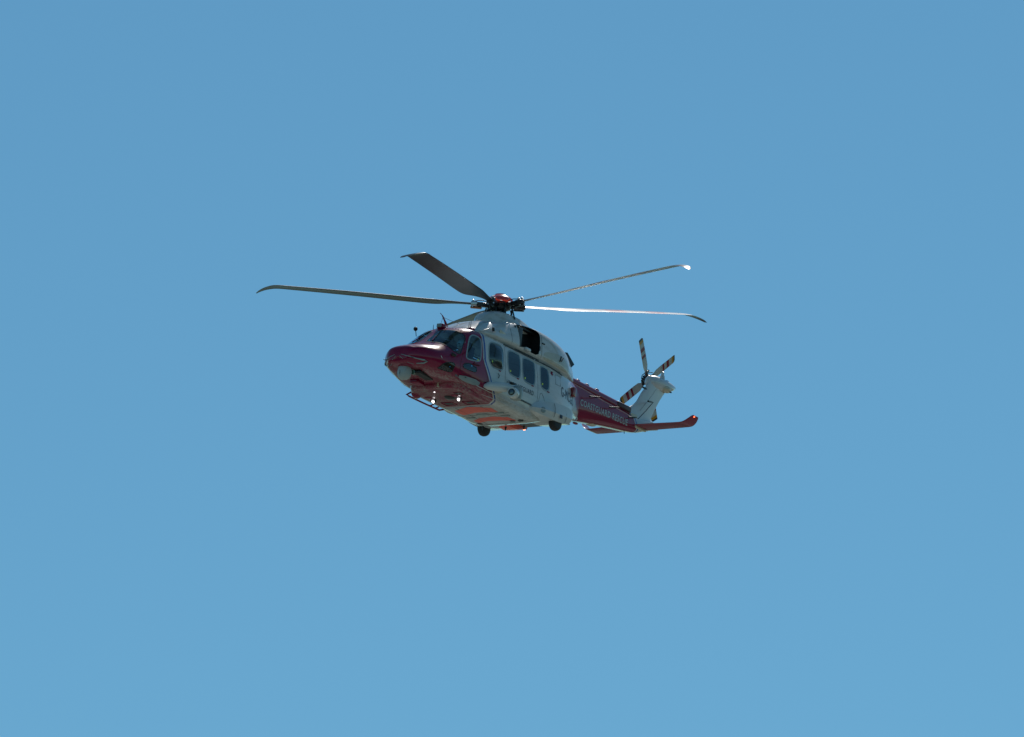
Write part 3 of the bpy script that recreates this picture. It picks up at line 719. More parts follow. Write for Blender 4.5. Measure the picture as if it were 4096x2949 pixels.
# door rails, gutters and fasteners
M_reflection = mat('beige_reflection_paint', (.47, .44, .36), .4, coat=.4, var=.12, vscale=4)  # beige tone of a reflection, put into the colour
for sy in (1, -1):
    MB().tube([surf((x, sy * 1.0, -1.46), T_FUS, .016) for x in np.linspace(.86, -.72, 10)], .016, 6).build('upper_door_rail', M_dark, heli)
    MB().tube([surf((x, sy * 1.0, -1.47), T_FUS, .016) for x in np.linspace(-.80, -2.3, 10)], .014, 6).build('upper_door_rail', M_dark, heli)
    MB().tube([surf((x, sy * 1.2, -2.985), T_FUS, .012) for x in np.linspace(.20, -.55, 8)], .014, 6).build('lower_door_rail', M_dark, heli)
    MB().tube([surf((x, sy * 1.2, -3.19), T_FUS, .004) for x in np.linspace(2.2, -.55, 14)], .010, 6).build('belt_strip', M_white, heli)
    MB().rings([[surf((x, sy * 1.1, z), T_FUS, .006) for z in (-1.50, -1.53, -1.565)] for x in np.linspace(-.55, -2.3, 12)], False, False, False).build('soot_strip', M_cream, heli)
    for x, z, a in ((-1.60, -1.70, 0), (-1.62, -1.68, 60), (-1.58, -1.68, 120)):
        pass
    e = MB()
    for k in range(3):
        c = surf((-1.60, sy * 1.0, -1.69), T_FUS, .008); d = Vector((math.cos(k * math.pi / 3), 0, math.sin(k * math.pi / 3))) * .07
        e.tube([c - d, c + d], .014, 5)
    e.build('red_star_emblem', M_red, heli)
    o = [surf(p, T_FUS, .003) for p in ((-1.8, sy * .98, -1.66), (-2.12, sy * .94, -1.64), (-2.07, sy * 1.03, -1.95), (-1.79, sy * 1.05, -1.97))]
    MB().tube(o + [o[0]], .006, 5).build('panel_seam', M_dark, heli)
    o = [surf((x, sy * 1.2, z), T_FUS, .003) for x, z in ((-.86, -2.85), (-.95, -2.50), (-1.02, -2.48), (-1.10, -2.55), (-1.32, -2.82))]
    MB().tube(o, .006, 5).build('panel_seam', M_dark, heli)
    MB().tube([surf((1.25, sy * 1.2, -2.52), T_FUS, .01), surf((1.20, sy * 1.2, -2.58), T_FUS, .03), surf((1.22, sy * 1.2, -2.66), T_FUS, .01)], .010, 6).build('grab_handle', M_blk, heli)
    for P in ([(-1.04, -.895), (-1.18, -.889)], [(-.93, -1.04), (-.91, -1.17)], [(-2.10, -1.0), (-1.98, -1.20)], [(-2.24, -1.0), (-2.08, -1.16)]):
        n = 6; pts = [surf((P[0][0] + (P[1][0] - P[0][0]) * k / n, sy * 1.0, P[0][1] + (P[1][1] - P[0][1]) * k / n), T_COWL, .004) for k in range(n + 1)]
        MB().tube(pts, .024, 6).build('cowling_vent', M_dark, heli)
    MB().tube([surf((-1.03, sy * 1.0, z), T_COWL, .002) for z in np.linspace(-1.4, -.6, 8)], .006, 5).build('panel_seam', M_dark, heli)
    MB().tube([surf((.5, sy * 1.0, z), T_COWL, .002) for z in np.linspace(-1.4, -.75, 8)], .005, 5).build('panel_seam', M_dark, heli)
    MB().box(surf((.97, sy * 1.0, -1.15), T_COWL, .004), (.30, .012, .11), rot('Y', -10), bev=.004).build('louvre_panel', M_cream, heli)
    MB().tube([(x, sy * y, z) for x, y, z in ((1.98, .86, -1.40), (1.93, .90, -1.39), (1.62, .93, -1.24), (1.36, .99, -1.27))], [.02, .018, .018, .014], 8).build('roof_step_bar', M_white, heli)
    MB().box((1.50, sy * .99, -1.23), (.07, .06, .12), rot('Y', 20), bev=.01).build('roof_step_bracket', M_blk, heli)
    REFL = [(-1.10, .96, -1.16), (-1.6, .95, -1.03), (-2.2, .93, -.98), (-2.6, .84, -1.10), (-2.75, .78, -1.36), (-1.9, .96, -1.42), (-1.15, .98, -1.42)]
    patch(REFL if sy > 0 else mirp(REFL)[::-1], T_COWL, off=.003, it=2).build('cowl_reflection', M_reflection, heli)  # reflection on the rear cowl side, painted as a beige patch
    # exhaust nozzle
    tri = [(-2.92, -.60), (-3.02, -.58), (-3.36, -.86), (-3.22, -.99), (-3.05, -.90)]
    ex = MB().rings([[(x, sy * (y + (0 if z > -.8 else .05)), z) for x, z in tri] for y in (.22, .30, .40, .46)], True, True, True).build('exhaust_nozzle', M_blk, heli, sharp=30)

# roof of the cockpit
bb = MB().box((2.72, 0, -1.44), (.20, .24, .16), bev=.05).build('roof_camera', M_red, heli)
MB().box((2.84, .0, -1.43), (.03, .17, .11), bev=.01).build('camera_face', M_grey, bb)
wc = MB().rings([[(x + k, y, z) for k, y in ((-.07 * s, 0), (0, .014), (.07 * s, 0), (0, -.014))] for x, y, z, s in ((2.48, 0, -1.36, 1.2), (2.56, 0, -1.25, 1), (2.74, 0, -1.10, .6), (2.86, 0, -1.06, .12))]).build('wire_cutter', M_red, heli, sharp=20)
MB().tube([(2.70, 0, -1.14), (2.35, .02, -1.14), (1.95, .04, -1.12)], .007, 5).build('stay_wire', M_blk, wc)
MB().tube([(2.70, 0, -1.14), (2.80, .02, -1.37)], .005, 5).build('stay_wire', M_blk, wc)
MB().tube([(2.68, -.92, -1.66), (2.73, -.91, -1.56), (2.77, -.90, -1.50)], .012, 6).build('mirror_stalk', M_blk, heli)
MB().ball((2.78, -.90, -1.46), .065, 14).build('mirror_ball', M_blk, heli)
for x, y, a, b in ((2.10, .60, -1.36, -1.12), (2.16, .58, -1.36, -1.17), (2.32, -.60, -1.40, -1.22)):
    MB().tube([(x, y, a), (x + .01, y, b)], [.012, .007], 6).build('whip_antenna', M_blk, heli)
MB().ball((2.06, .62, -1.42), .13, 16, (1.3, 1, .8)).build('roof_dome', M_red, heli)
for sy in (1, -1):
    patch([(2.1, sy * .60, -1.35), (1.85, sy * .60, -1.35), (1.85, sy * .82, -1.38), (2.05, sy * .80, -1.38)][::sy], off=.005).build('roof_window', M_glass, heli)
for sy in (1, -1):                                       # wipers parked on the windshield
    a = surf((3.50, sy * .35, -2.20), T_FUS, .03); b = surf((3.1, sy * .22, -1.78), T_FUS, .03)
    w = MB().tube([a, a.lerp(b, .55)], [.018, .012], 6).build('wiper_arm', M_red, heli)
    MB().tube([surf((3.30, sy * .30, -2.0), T_FUS, .02), surf((2.95, sy * .20, -1.66), T_FUS, .02)], .014, 6).build('wiper_blade', M_blk, w)
riv = MB()
for k in range(14):
    y = -.75 + k * 1.5 / 13; c = surf((2.72, y, -1.45), T_FUS, .004); riv.ball(c, .012, 6)
riv.build('roof_fasteners', M_steel, heli)['kind'] = 'stuff'

# searchlight pod on the port side
pod = []
for x, y, z, ry, rz in ((1.86, 1.17, -3.08, .05, .05), (1.74, 1.22, -3.05, .11, .12), (1.45, 1.32, -3.00, .15, .15), (1.15, 1.47, -2.95, .17, .14), (.96, 1.58, -2.92, .15, .11), (.84, 1.62, -2.92, .08, .06)):
    pod.append([(x, y + ry * math.cos(a), z + rz * math.sin(a)) for a in [2 * math.pi * k / 16 for k in range(16)]])
sl = MB().rings(pod).build('searchlight_arm', M_white, heli, sharp=60)
MB().box((1.35, 1.18, -3.02), (.55, .22, .14), bev=.05).build('arm_root', M_cream, sl)
MB().box((1.06, 1.60, -2.82), (.22, .10, .07), bev=.025).build('arm_actuator', M_blk, sl)
hd = MB().rings([[(c[0] + r * math.cos(a), c[1] + r * math.sin(a), c[2]) for a in [2 * math.pi * k / 20 for k in range(20)]] for c, r in (((.92, 1.66, -2.86), .10), ((.92, 1.66, -2.90), .17), ((.92, 1.66, -3.10), .20), ((.92, 1.66, -3.25), .16), ((.92, 1.66, -3.29), .08))]).build('searchlight_yoke', M_grey, heli)
hl = MB().lathe((1.08, 1.70, -3.13), (1, .25, -.05), [(-.16, .06), (-.12, .13), (0, .17), (.14, .165), (.20, .145)], 26).build('searchlight_head', M_white, heli)
MB().lathe((1.08, 1.70, -3.13), (1, .25, -.05), [(.19, .10), (.215, .10), (.218, .085)], 24).build('searchlight_bezel', M_blk, hl)
MB().lathe((1.08, 1.70, -3.13), (1, .25, -.05), [(.20, .082), (.226, .07), (.232, .02)], 24).build('searchlight_lens', mat('lamp_glass', (.02, .05, .08), .08, coat=1), hl)
# rescue hoist step rail on the starboard side
rl = MB().tube([(2.12, -1.0, -3.12), (2.27, -1.18, -3.24), (2.43, -1.22, -3.36), (2.30, -1.22, -3.365), (1.6, -1.22, -3.365), (.78, -1.20, -3.36), (.70, -1.06, -3.32)], .028, 10).build('step_rail', M_red, heli)
MB().tube([(1.78, -1.02, -3.14), (1.92, -1.12, -3.16), (2.02, -1.2, -3.26), (2.05, -1.22, -3.36)], .022, 8).build('rail_strut', M_red, rl)
for x in (1.25, .98): MB().tube([(x, -1.0, -3.30), (x, -1.2, -3.36)], .022, 8).build('rail_strut', M_red, rl)
MB().ball((2.42, -.86, -3.33), .20, 18, (1.0, .7, .85)).build('side_blister', M_red, heli)
MB().ball((.42, -1.06, -3.29), .16, 18, (1.9, .8, .45)).build('step_blister', M_white, heli)

# red anticollision lamp on the flank, small lamps
bn = MB().box((-2.98, .86, -1.86), (.14, .14, .30), bev=.03).build('flank_beacon', mat('beacon_red', (.25, .004, .008), .15, coat=1), heli)
MB().box((-3.08, .85, -1.86), (.05, .10, .24), bev=.015).build('beacon_back', M_grey, bn)

# ------------------------------------------------------------------ boom: drive shaft cover, antennas, tail
cv = []
for x, w, z0, z1 in ((-3.3, .18, -1.34, -1.06), (-5.0, .17, -1.37, -1.075), (-6.2, .16, -1.40, -1.09), (-6.55, .15, -1.41, -1.10), (-6.75, .15, -1.42, -1.16), (-7.1, .13, -1.42, -1.20), (-7.2, .10, -1.42, -1.24)):
    cv.append([(x, y, z) for y, z in chaikin([(-w, z0), (w, z0), (w, z1), (-w, z1)], 2)])
cover = MB().rings(cv).build('drive_shaft_cover', PAINT, heli, sharp=30)
for x in (-4.3, -4.79, -5.32): MB().ball((x, 0, -1.06), .09, 14, (1.3, .8, .6)).build('cover_blister', M_red, cover)
MB().box((-6.62, .10, -1.22), (.75, .16, .20), bev=.05).build('shaft_fairing', mat('oily_dark_red', (.07, .004, .008), .4), cover)
for sy in (1, -1):
    MB().tube([surf((x, sy * .36, -1.36 - .012 * (-x - 3.3)), T_BOOM, .004) for x in np.linspace(-3.4, -7.0, 14)], .016, 6).build('boom_top_strip', mat('pale_pink_edge', (.55, .30, .33), .4), boom)
    MB().box((-7.12, sy * .20, -1.36), (.34, .03, .11), rot('Y', 4), bev=.008).build('scuff_plate', M_cream, heli)
    for (xa, za), (xb, zb) in (((-4.283, -1.60), (-4.899, -1.435)), ((-5.411, -1.60), (-5.993, -1.44)), ((-6.509, -1.59), (-7.02, -1.455))):
        a = surf((xa, sy * .4, za), T_BOOM, .16); b = surf((xb, sy * .35, zb), T_BOOM, .13); m = a.lerp(b, .92)
        t = MB().tube([a, a.lerp(b, .25), b], [.030, .020, .014], 8).build('dipole_antenna', M_rub, boom)
        MB().tube([m, surf(m, T_BOOM, -.01)], .012, 6).build('antenna_post', M_blk, t)
for x, z in ((-3.95, 0), (-4.35, 0)):
    c = surf((x, .08, -3.2), T_FUS if x > -4.2 else T_BOOM, .0); MB().ball((x, .06, min(c.z, -2.38)), .07, 14, (1.6, 1, .5)).build('boom_blister', M_red, heli)
MB().ball((-5.2, 0, -2.17), .16, 18, (1.3, .9, .22)).build('boom_belly_disc', M_cream, heli)
MB().tube([(-6.9, .05, -1.9), (-6.92, .05, -1.97)], .012, 6).build('short_antenna', M_blk, heli)

# fin: rows z, leading x, trailing x, half thickness
FIN = [(-1.62, -7.10, -7.9, .14), (-1.50, -7.05, -8.25, .16), (-1.28, -6.85, -8.33, .17), (-1.12, -7.00, -8.27, .165), (-.98, -7.22, -8.33, .16), (-.80, -7.42, -8.42, .155), (-.48, -7.62, -8.60, .15), (-.30, -7.76, -8.72, .15), (-.03, -7.95, -8.92, .15), (.08, -8.05, -9.0, .13)]
def foil(le, te, t, n=12):
    pts = []
    for k in range(n): s = k / (n - 1); u = .5 * (1 - math.cos(math.pi * s)); pts.append((le + (te - le) * u, t * 2.6 * (.2969 * math.sqrt(u) - .126 * u - .3516 * u * u + .2843 * u ** 3 - .1015 * u ** 4) * 1.25 + .004))
    return pts + [(x, -y) for x, y in reversed(pts)]
fin = MB().rings([[(x, y, r[0]) for x, y in foil(r[1], r[2], r[3])] for r in catmull(FIN, 5)]).build('tail_fin', M_white, heli, sharp=60)
for z, s in ((-1.2, 1),):
    MB().tube([(-8.06, .165, -.67), (-7.70, .185, -1.05), (-7.33, .19, -1.41), (-7.15, .215, -1.43), (-6.96, .25, -1.45)], .012, 6).build('antenna_cable', M_letter_dk, fin)
    t = MB().tube([(-8.08, .17, -.66), (-7.92, .24, -.70), (-7.62, .30, -.76)], [.016, .022, .03], 8).build('dipole_antenna', M_blk, fin)
    MB().tube([(-7.45, .165, -1.10), (-8.0, .155, -.45), (-8.2, .14, -.2)], .004, 5).build('panel_seam', M_dark, fin)
# gearbox fairing at the fin top
gb = []
for x, y, z, ry, rz in ((-7.98, -.06, .02, .06, .10), (-8.05, -.08, .03, .14, .17), (-8.25, -.08, .05, .20, .22), (-8.50, -.06, .07, .21, .22), (-8.80, -.02, .08, .19, .19), (-9.05, 0, .10, .14, .15), (-9.25, 0, .14, .08, .09), (-9.36, 0, .17, .03, .035)):
    gb.append([(x, y + ry * math.cos(a), z + rz * math.sin(a)) for a in [2 * math.pi * k / 22 for k in range(22)]])
gbo = MB().rings(gb).build('gearbox_fairing', M_white, heli, sharp=60)
MB().rings([[(x + r * .9 * math.cos(a), y, z + r * math.sin(a)) for a in [2 * math.pi * k / 20 for k in range(20)]] for x, y, z, r in ((-8.45, -.05, .10, .20), (-8.48, -.18, .13, .19), (-8.52, -.30, .17, .15), (-8.53, -.34, .18, .08))]).build('output_housing', M_white, gbo, sharp=60)
MB().ball((-8.80, .05, -.02), .17, 18, (1.5, .9, .65)).build('exhaust_stain_panel', M_cream, gbo)
MB().ball((-9.00, .10, .13), .045, 12, (1, .8, 1)).build('tail_lamp', M_blk, gbo)
MB().ball((-8.93, .14, -.08), .07, 12, (1.4, .4, .35)).build('cooling_slot', M_blk, gbo)
MB().lathe((-8.64, 0, .24), (0, 0, 1), [(0, .085), (.10, .075), (.14, .05), (.20, .045), (.22, .02)], 18).build('beacon_post', M_white, gbo)
MB().lathe((-8.64, 0, .44), (0, 0, 1), [(0, .04), (.04, .045), (.06, .02)], 14).build('beacon_lens', M_steel, gbo)
MB().ball((-8.98, -.08, .25), .10, 14, (1, 1, .8)).build('rear_blister', M_white, gbo)
MB().ball((-7.55, .155, -.35), .03, 10, (5, .5, 1.2)).build('fin_inlet', M_blk, fin)

# stabiliser, both halves, with upturned tips
def stab(sy):
    rows = [(.20, -7.12, -7.80, -1.63, .055), (1.0, -7.26, -7.88, -1.60, .048), (1.66, -7.38, -7.94, -1.575, .042), (1.80, -7.42, -7.97, -1.545, .036), (1.92, -7.47, -7.96, -1.46, .028), (2.02, -7.53, -7.90, -1.36, .02), (2.05, -7.58, -7.86, -1.32, .008)]
    rings = []
    for r in catmull(rows, 4):
        y, le, te, z, t = r
        f = foil(le, te, t, 10)
        tilt = max(0, (y - 1.66)) * 1.4
        rings.append([(x, sy * (y - b * math.sin(min(tilt, .9))), z + b * math.cos(min(tilt, .9))) for x, b in f])
    s = MB().rings(rings).build('stabiliser', M_red, heli, sharp=60)
    s['label'] = 'port half of the red tailplane' if sy > 0 else 'starboard half of the red tailplane'
    MB().box((-7.45, sy * .22, -1.66), (.62, .10, .10), rot('Y', 2), bev=.03).build('root_fairing', M_cream, s)
    MB().ball((-7.66, sy * 2.045, -1.36), .022, 10).build('tip_lamp', M_navred, s)
for sy in (1, -1): stab(sy)

# ------------------------------------------------------------------ main rotor
NRM = Vector((.1449, -.0107, .9894)).normalized()
E1 = (Vector((1, 0, 0)) - NRM * NRM.x).normalized(); E2 = NRM.cross(E1)
hubz = Vector((0, 0, 0))
def disc(r, az, h=0.0):
    a = math.radians(az); return hubz + (E1 * math.cos(a) + E2 * math.sin(a)) * r + NRM * h
AZ = [301.86, 15.46, 87.07, 159.92, 232.0]; FLAP = [4.67, 3.75, 5.10, 4.08, 2.0]; PITCH = [2.5, 8, 11.5, 13.0, 9]
M_edge = mat('worn_leading_edge', (.40, .41, .42), .3, metal=.5, var=.2)
rotor = MB().lathe(hubz, NRM, [(-.42, .20), (-.34, .21), (-.30, .15), (-.16, .15), (-.12, .30), (-.06, .34), (.06, .34), (.10, .26), (.14, .20)], 30).build('main_rotor', M_hub, heli)
cap_r = []
M_cap = mat('cap_red', (.80, .03, .02), .25, coat=1)
_n = M_cap.node_tree; _t = _n.nodes.new('ShaderNodeBsdfTranslucent'); _t.inputs[0].default_value = (.9, .08, .04, 1); _m = _n.nodes.new('ShaderNodeMixShader'); _m.inputs[0].default_value = .18
_n.links.new(_n.nodes['Principled BSDF'].outputs[0], _m.inputs[1]); _n.links.new(_t.outputs[0], _m.inputs[2]); _n.links.new(_m.outputs[0], _n.nodes['Material Output'].inputs[0])
for h, r in ((.14, .40), (.17, .40), (.23, .36), (.29, .28), (.33, .19), (.34, .15), (.37, .14), (.38, .07)):
    ring = []
    for k in range(60):
        a = 360 * k / 60
        n = 0.0
        if r > .36:                                     # notches where the blade arms pass
            n = max(0, math.cos(math.radians((a - AZ[0]) * 5))) ** 3
        ring.append(disc(r * (1 - .10 * n), a, h + (.07 * n if h < .2 else 0)))
    cap_r.append(ring)
MB().rings(cap_r, True, False, True).build('rotor_cap', M_cap, rotor, sharp=50)
MB().lathe(hubz, NRM, [(-.36, .34), (-.33, .38), (-.28, .38), (-.25, .30)], 30).build('swashplate', M_hub, rotor)
for k in range(5):
    az, fl, pt = AZ[k], math.radians(FLAP[k]), math.radians(PITCH[k])
    a = math.radians(az)
    d = ((E1 * math.cos(a) + E2 * math.sin(a)) * math.cos(fl) + NRM * math.sin(fl)).normalized()
    l = NRM.cross(d).normalized(); u = d.cross(l)
    l2 = l * math.cos(pt) + u * math.sin(pt); u2 = d.cross(l2)
    M3 = Matrix((d, l2, u2)).transposed()
    def T(x, y, z): return hubz + d * x + l2 * y + u2 * z
    Ml = M3
    arm = MB().box(T(.52, 0, 0), (.46, .20, .13), Ml, bev=.03).build('rotor_arm', M_hub, rotor)
    MB().box(T(.76, 0, .0), (.20, .25, .15), Ml, bev=.03).build('blade_grip', M_steel if k == 0 else M_hub, arm)
    MB().box(T(.70, 0, -.10), (.34, .10, .06), Ml, bev=.02).build('damper', mat('hub_copper', (.35, .12, .05), .4, metal=.6) if k == 0 else M_hub, arm)
    MB().lathe(T(.46, -.20, .02), l, [(0, .05), (.06, .065), (.14, .05)], 14).build('elastomer_bearing', M_rub, arm)
    MB().tube([T(.50, .20, .02), T(.40, .30, -.02), disc(.37, az + 48, -.05), disc(.36, az + 40, -.30)], .020, 8).build('pitch_link', M_blk, arm)
    MB().tube([T(.36, 0, .10), T(.52, .02, .13), T(.66, .10, .10), T(.80, .10, .05)], .014, 6).build('hydraulic_hose', M_rub, arm)
    for j in range(2): MB().lathe(T(.80, .08 - .16 * j, .0), u2, [(-.11, .03), (.12, .03), (.13, .015)], 10).build('blade_bolt', M_steel, arm)
    if k == 0:
        # section rows: radius, leading y, trailing y, z, thickness, twist
        rows = [(.78, .10, -.10, 0, .10, 2.5), (1.15, .10, -.12, 0, .085, 2.5), (1.55, .14, -.22, 0, .075, 2.2), (1.95, .18, -.40, 0, .072, 1.8), (2.4, .19, -.45, 0, .07, 1.2), (4.2, .19, -.45, .02, .066, 0), (6.3, .19, -.44, .02, .055, -1.8), (6.75, .17, -.44, .01, .046, -2.2), (7.02, .03, -.43, -.05, .03, -2.4), (7.2, -.14, -.45, -.12, .018, -2.4), (7.32, -.32, -.44, -.19, .008, -2.4)]
        bmb = MB(); rings = []; 
        for r in catmull(rows, 5):
            n = 10; top = []; bot = []
            for i in range(n + 1):
                q = .5 * (1 - math.cos(math.pi * i / n)); yy = r[1] + (r[2] - r[1]) * q
                th = r[4] * 2.6 * (.2969 * math.sqrt(q) - .126 * q - .3516 * q * q + .2843 * q ** 3 - .1015 * q ** 4) * 1.2
                cam_ = .02 * (1 - (2 * q - 1) ** 2) * (r[1] - r[2])
                top.append((yy, cam_ + th + .002)); bot.append((yy, cam_ - th * .8 - .002))
            loop = top + bot[::-1]
            tw = math.radians(r[5])
            rings.append([(r[0], y * math.cos(tw) - z * math.sin(tw), r[3] + y * math.sin(tw) + z * math.cos(tw)) for y, z in loop])
        n1 = len(rings[0]); bmb.rings(rings)
        # faces on the lower half of the loop get the dark underside paint, the nose of the section bare metal
        half = n1 // 2
        for fi, f in enumerate(bmb.f):
            if len(f) == 4:
                j = f[0] % n1
                bmb.m[fi] = 0 if j < half else 1
                if j in (0, n1 - 1): bmb.m[fi] = 2
        me_b = None
        ob = bmb.build('rotor_blade', [M_bladetop, M_dark, M_edge], rotor, sharp=50, shift=False); me_b = ob.data
    else:
        ob = bpy.data.objects.new('rotor_blade', me_b); col.objects.link(ob); ob.parent = rotor
    ob.matrix_local = Matrix.Translation(Vector((0, 0, BASE)) + hubz) @ M3.to_4x4()
# fixed scissors and servo rods between fairing and swashplate
for az, r in ((20, .45), (60, .42), (100, .50), (175, .62), (300, .50), (330, .46), (250, .5)):
    MB().tube([disc(r * .8, az, -.05), disc(r, az, -.42)], .022, 8).build('control_rod', M_blk, rotor)
tn = MB()
for k in range(26):
    az = random.uniform(0, 360); r = random.uniform(.12, .34); h = random.uniform(-.30, .06)
    tn.box(disc(r, az, h), (random.uniform(.03, .09), random.uniform(.03, .09), random.uniform(.03, .10)), rot('Z', az), bev=.006)
tn.build('hub_fittings', M_hub, rotor)['kind'] = 'stuff'

# ------------------------------------------------------------------ tail rotor
TA = Vector((.053, -.969, .229)).normalized(); TC = Vector((-8.59, -.50, .25))
D1 = Vector((.693, .2, .686)); D1 = (D1 - TA * D1.dot(TA)).normalized(); D2 = Vector((-.719, .123, .686)); D2 = (D2 - TA * D2.dot(TA) - D1 * D2.dot(D1)).normalized()
tr = MB().lathe(TC, TA, [(-.22, .06), (-.10, .07), (-.06, .15), (.02, .16), (.06, .12), (.12, .10), (.16, .04)], 22).build('tail_rotor', M_hub, heli)
tb = None
for k, d in enumerate((D1, D2, -D1, -D2)):
    l = TA.cross(d).normalized(); pt = math.radians(9)
    l2 = l * math.cos(pt) + TA * math.sin(pt); u2 = d.cross(l2); M3 = Matrix((d, l2, u2)).transposed()
    def T(x, y, z): return TC + d * x + l2 * y + u2 * z
    a = MB().box(T(.20, 0, 0), (.22, .10, .08), M3, bev=.02).build('tail_rotor_arm', M_hub, tr)
    MB().lathe(T(.26, .07, 0), l, [(-.02, .03), (.06, .035), (.08, .02)], 10).build('tail_damper', M_blk, a)
    MB().tube([T(.30, -.10, .0), T(.22, -.12, .10), T(.06, -.06, .18)], .012, 6).build('tail_pitch_link', M_blk, a)
    if tb is None:
        rows = [(.24, .06, -.05, .03), (.34, .08, -.08, .028), (.48, .135, -.125, .024), (1.30, .135, -.125, .018), (1.40, .12, -.125, .013), (1.44, .07, -.12, .006)]
        rings = []
        for r in catmull(rows, 4):
            f = foil(r[1], r[2], r[3], 8); rings.append([(r[0], x, y) for x, y in f])
        ob = MB().rings(rings).build('tail_rotor_blade', M_tailblade, tr, sharp=50, shift=False); tb = ob.data
    else:
        ob = bpy.data.objects.new('tail_rotor_blade', tb); col.objects.link(ob); ob.parent = tr
    ob.matrix_local = Matrix.Translation(TC + Vector((0, 0, BASE))) @ M3.to_4x4()
tn = MB()
for k in range(14):
    a = random.uniform(0, 6.28); r = random.uniform(.05, .2)
    tn.box(TC + D1 * r * math.cos(a) + D2 * r * math.sin(a) + TA * random.uniform(-.1, .12), (random.uniform(.02, .06),) * 3, rot('X', 57 * a), bev=.005)
tn.build('tail_hub_fittings', M_hub, tr)['kind'] = 'stuff'

# ------------------------------------------------------------------ lettering
def lettering(txt, origin, end, h, m, name, T, sy=1, off=.006, bold=.012):
    """txt runs from origin to end (x, z on the flank); each glyph is laid on the skin"""
    cu = bpy.data.curves.new('tmp', 'FONT'); cu.body = txt; cu.size = 1.0; cu.offset = bold; cu.space_character = 1.12; cu.resolution_u = 3
    o = bpy.data.objects.new('tmp', cu); col.objects.link(o)
    me = bpy.data.meshes.new_from_object(o.evaluated_get(bpy.context.evaluated_depsgraph_get())); bpy.data.objects.remove(o)
    bm = bmesh.new(); bm.from_mesh(me)
    bmesh.ops.triangulate(bm, faces=bm.faces)
    for v in bm.verts: pass
    xs = [v.co.x for v in bm.verts]; ys = [v.co.y for v in bm.verts]
    x0, x1, y0, y1 = min(xs), max(xs), min(ys), max(ys)
    a = Vector((origin[0], 0, origin[1])); b = Vector((end[0], 0, end[1])); ax = b - a; up = Vector((0, 0, 1))
    for _ in range(2):
        long = [e for e in bm.edges if e.calc_length() > .3]
        if long: bmesh.ops.subdivide_edges(bm, edges=long, cuts=1)
        bmesh.ops.triangulate(bm, faces=bm.faces)
    for v in bm.verts:
        u = (v.co.x - x0) / (x1 - x0); w = (v.co.y - y0) / (y1 - y0)
        if sy < 0: u = 1 - u
        p = a + ax * u + up * (h * w)
        hs = [h[0] for h in (t.ray_cast(Vector((p.x, sy * 3, p.z)), Vector((0, -sy, 0))) for t in (T_FUS, T_BOOM)) if h[0] is not None]
        q = max(hs, key=lambda h: h.y * sy) if hs else Vector((p.x, sy * .5, p.z))
        v.co = q + Vector((0, sy * off, 0)) + Vector((0, 0, BASE))
    bmesh.ops.recalc_face_normals(bm, faces=bm.faces)
    bm.to_mesh(me); bm.free(); me.materials.clear(); me.materials.append(m)
    ob = bpy.data.objects.new(name, me); col.objects.link(ob); ob.parent = heli
    return ob
for sy in (1, -1):
    lettering('HM COASTGUARD', (.79, -2.71), (-.60, -2.68), .145, M_letter_dk, 'coastguard_lettering', T_FUS, sy)
    lettering('COASTGUARD RESCUE', (-4.02, -1.93), (-6.72, -1.80), .20, M_letter_wt, 'rescue_lettering', T_BOOM, sy, bold=.02)
    lettering('G-MCGS', (-2.11, -2.24), (-3.10, -2.26), .31, M_letter_dk, 'registration', T_FUS, sy, off=.009, bold=0.0)

# ------------------------------------------------------------------ people inside
def skin_person(name, joints, edges, radii, label, group_parts):
    me = bpy.data.meshes.new(name); me.from_pydata([(x, y, z) for x, y, z in joints], edges, [])
    o = bpy.data.objects.new(name, me); col.objects.link(o)
    md = o.modifiers.new('s', 'SKIN'); me_s = me.skin_vertices[0].data if me.skin_vertices else None
    if me_s is None:
        bm = bmesh.new(); bm.from_mesh(me); bm.verts.layers.skin.verify(); bm.to_mesh(me); bm.free(); me_s = me.skin_vertices[0].data
    for i, r in enumerate(radii): me_s[i].radius = (r[0], r[1]) if isinstance(r, tuple) else (r, r)
    me_s[0].use_root = True
    sb = o.modifiers.new('d', 'SUBSURF'); sb.levels = 1; sb.render_levels = 1
    em = bpy.data.meshes.new_from_object(o.evaluated_get(bpy.context.evaluated_depsgraph_get()))
    bpy.data.objects.remove(o)
    em.materials.clear(); em.materials.append(group_parts['suit']); em.materials.append(M_skin)
    hz = group_parts['skinz']
    for p in em.polygons:
        p.use_smooth = True
        if p.center.z > hz: p.material_index = 1
    ob = bpy.data.objects.new('person', em); col.objects.link(ob)
    ob['label'] = label; ob['category'] = 'person'
    return ob
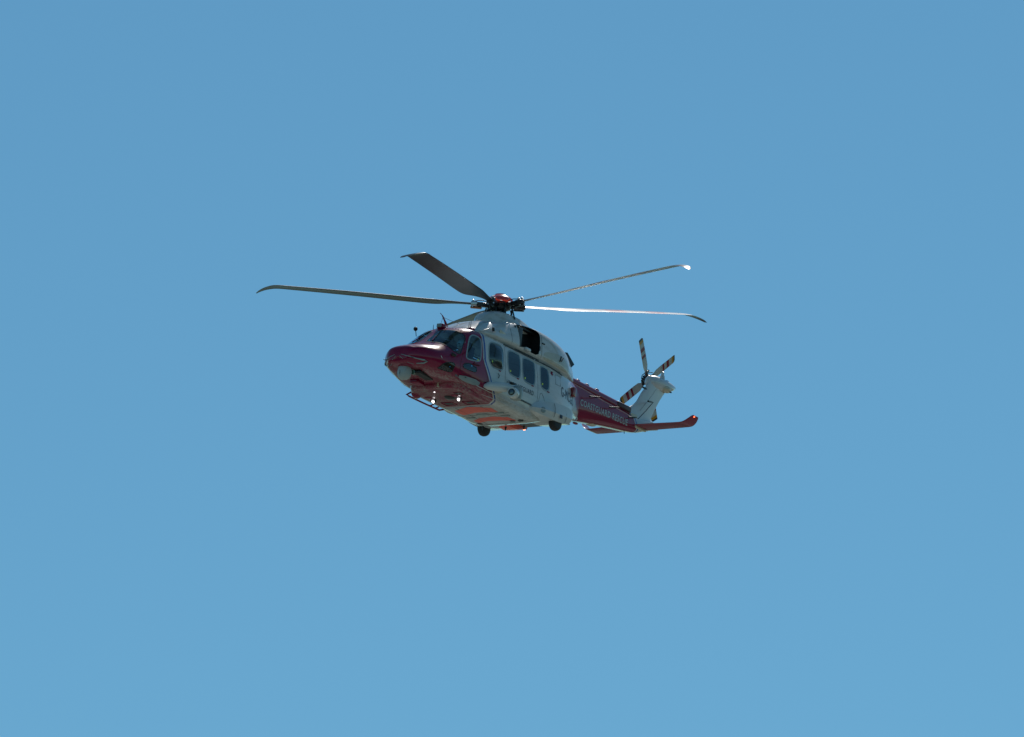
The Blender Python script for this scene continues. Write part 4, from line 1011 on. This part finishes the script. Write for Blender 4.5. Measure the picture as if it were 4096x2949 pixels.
def seated(hx, hy, hz, face, label, suit, helmet_mat, arms):
    """a seated figure: pelvis at (hx,hy,hz) in the helicopter frame, facing angle in degrees"""
    c, s = math.cos(math.radians(face)), math.sin(math.radians(face))
    J = [(0, 0, 0), (.02, 0, .22), (.02, 0, .44), (.03, 0, .53), (.04, 0, .60), (.05, 0, .74),
         (.02, .20, .43), (.14, .25, .20), (arms[0], .20, arms[1]), (arms[0] + .08, .18, arms[1] + .02),
         (.02, -.20, .43), (.14, -.25, .20), (arms[0], -.20, arms[1]), (arms[0] + .08, -.18, arms[1] + .02),
         (.22, .11, .02), (.46, .13, .04), (.52, .13, -.36), (.66, .13, -.40),
         (.22, -.11, .02), (.46, -.13, .04), (.52, -.13, -.36), (.66, -.13, -.40)]
    E = [(0, 1), (1, 2), (2, 3), (3, 4), (4, 5), (2, 6), (6, 7), (7, 8), (8, 9), (2, 10), (10, 11), (11, 12), (12, 13), (0, 14), (14, 15), (15, 16), (16, 17), (0, 18), (18, 19), (19, 20), (20, 21)]
    Rr = [(.15, .12), (.15, .11), (.15, .10), .065, .085, .095, .075, .055, .042, .035, .075, .055, .042, .035, .09, .07, .055, .045, .09, .07, .055, .045]
    joints = [(hx + c * x - s * y, hy + s * x + c * y, hz + z + BASE) for x, y, z in J]
    p = skin_person('person', joints, E, Rr, label, {'suit': suit, 'skinz': hz + .555 + BASE})
    hc = (hx + c * .045, hy + s * .045, hz + .73)
    MB().ball(hc, .145, 18, (1.05, 1, 1.0)).build('helmet', helmet_mat, p)
    MB().ball((hc[0] + c * .09, hc[1] + s * .09, hc[2] - .02), .085, 14, (.7, .95, .7)).build('visor', M_blk, p)
    for k in (-1, 1):
        MB().ball((hc[0] - s * .12 * k, hc[1] + c * .12 * k, hc[2] - .04), .05, 10).build('ear_cup', M_dark, p)
    p.matrix_world = heli.matrix_world
    return p
M_helm = mat('white_helmet', (.55, .55, .52), .3, coat=1); M_helm2 = mat('dark_brown_helmet', (.05, .035, .025), .3, coat=1)
seated(2.32, .55, -2.62, 0, 'pilot in orange suit and white helmet seated behind the near cockpit door window', M_orange, M_helm, (.42, .16))
seated(2.32, -.55, -2.62, 0, 'pilot in orange suit and white helmet in the far cockpit seat', M_orange, M_helm, (.42, .16))
seated(1.12, .60, -2.84, 25, 'crew member in dark brown helmet looking out of the domed cabin window', M_suit, M_helm2, (.30, .15))
bpy.context.view_layer.update()
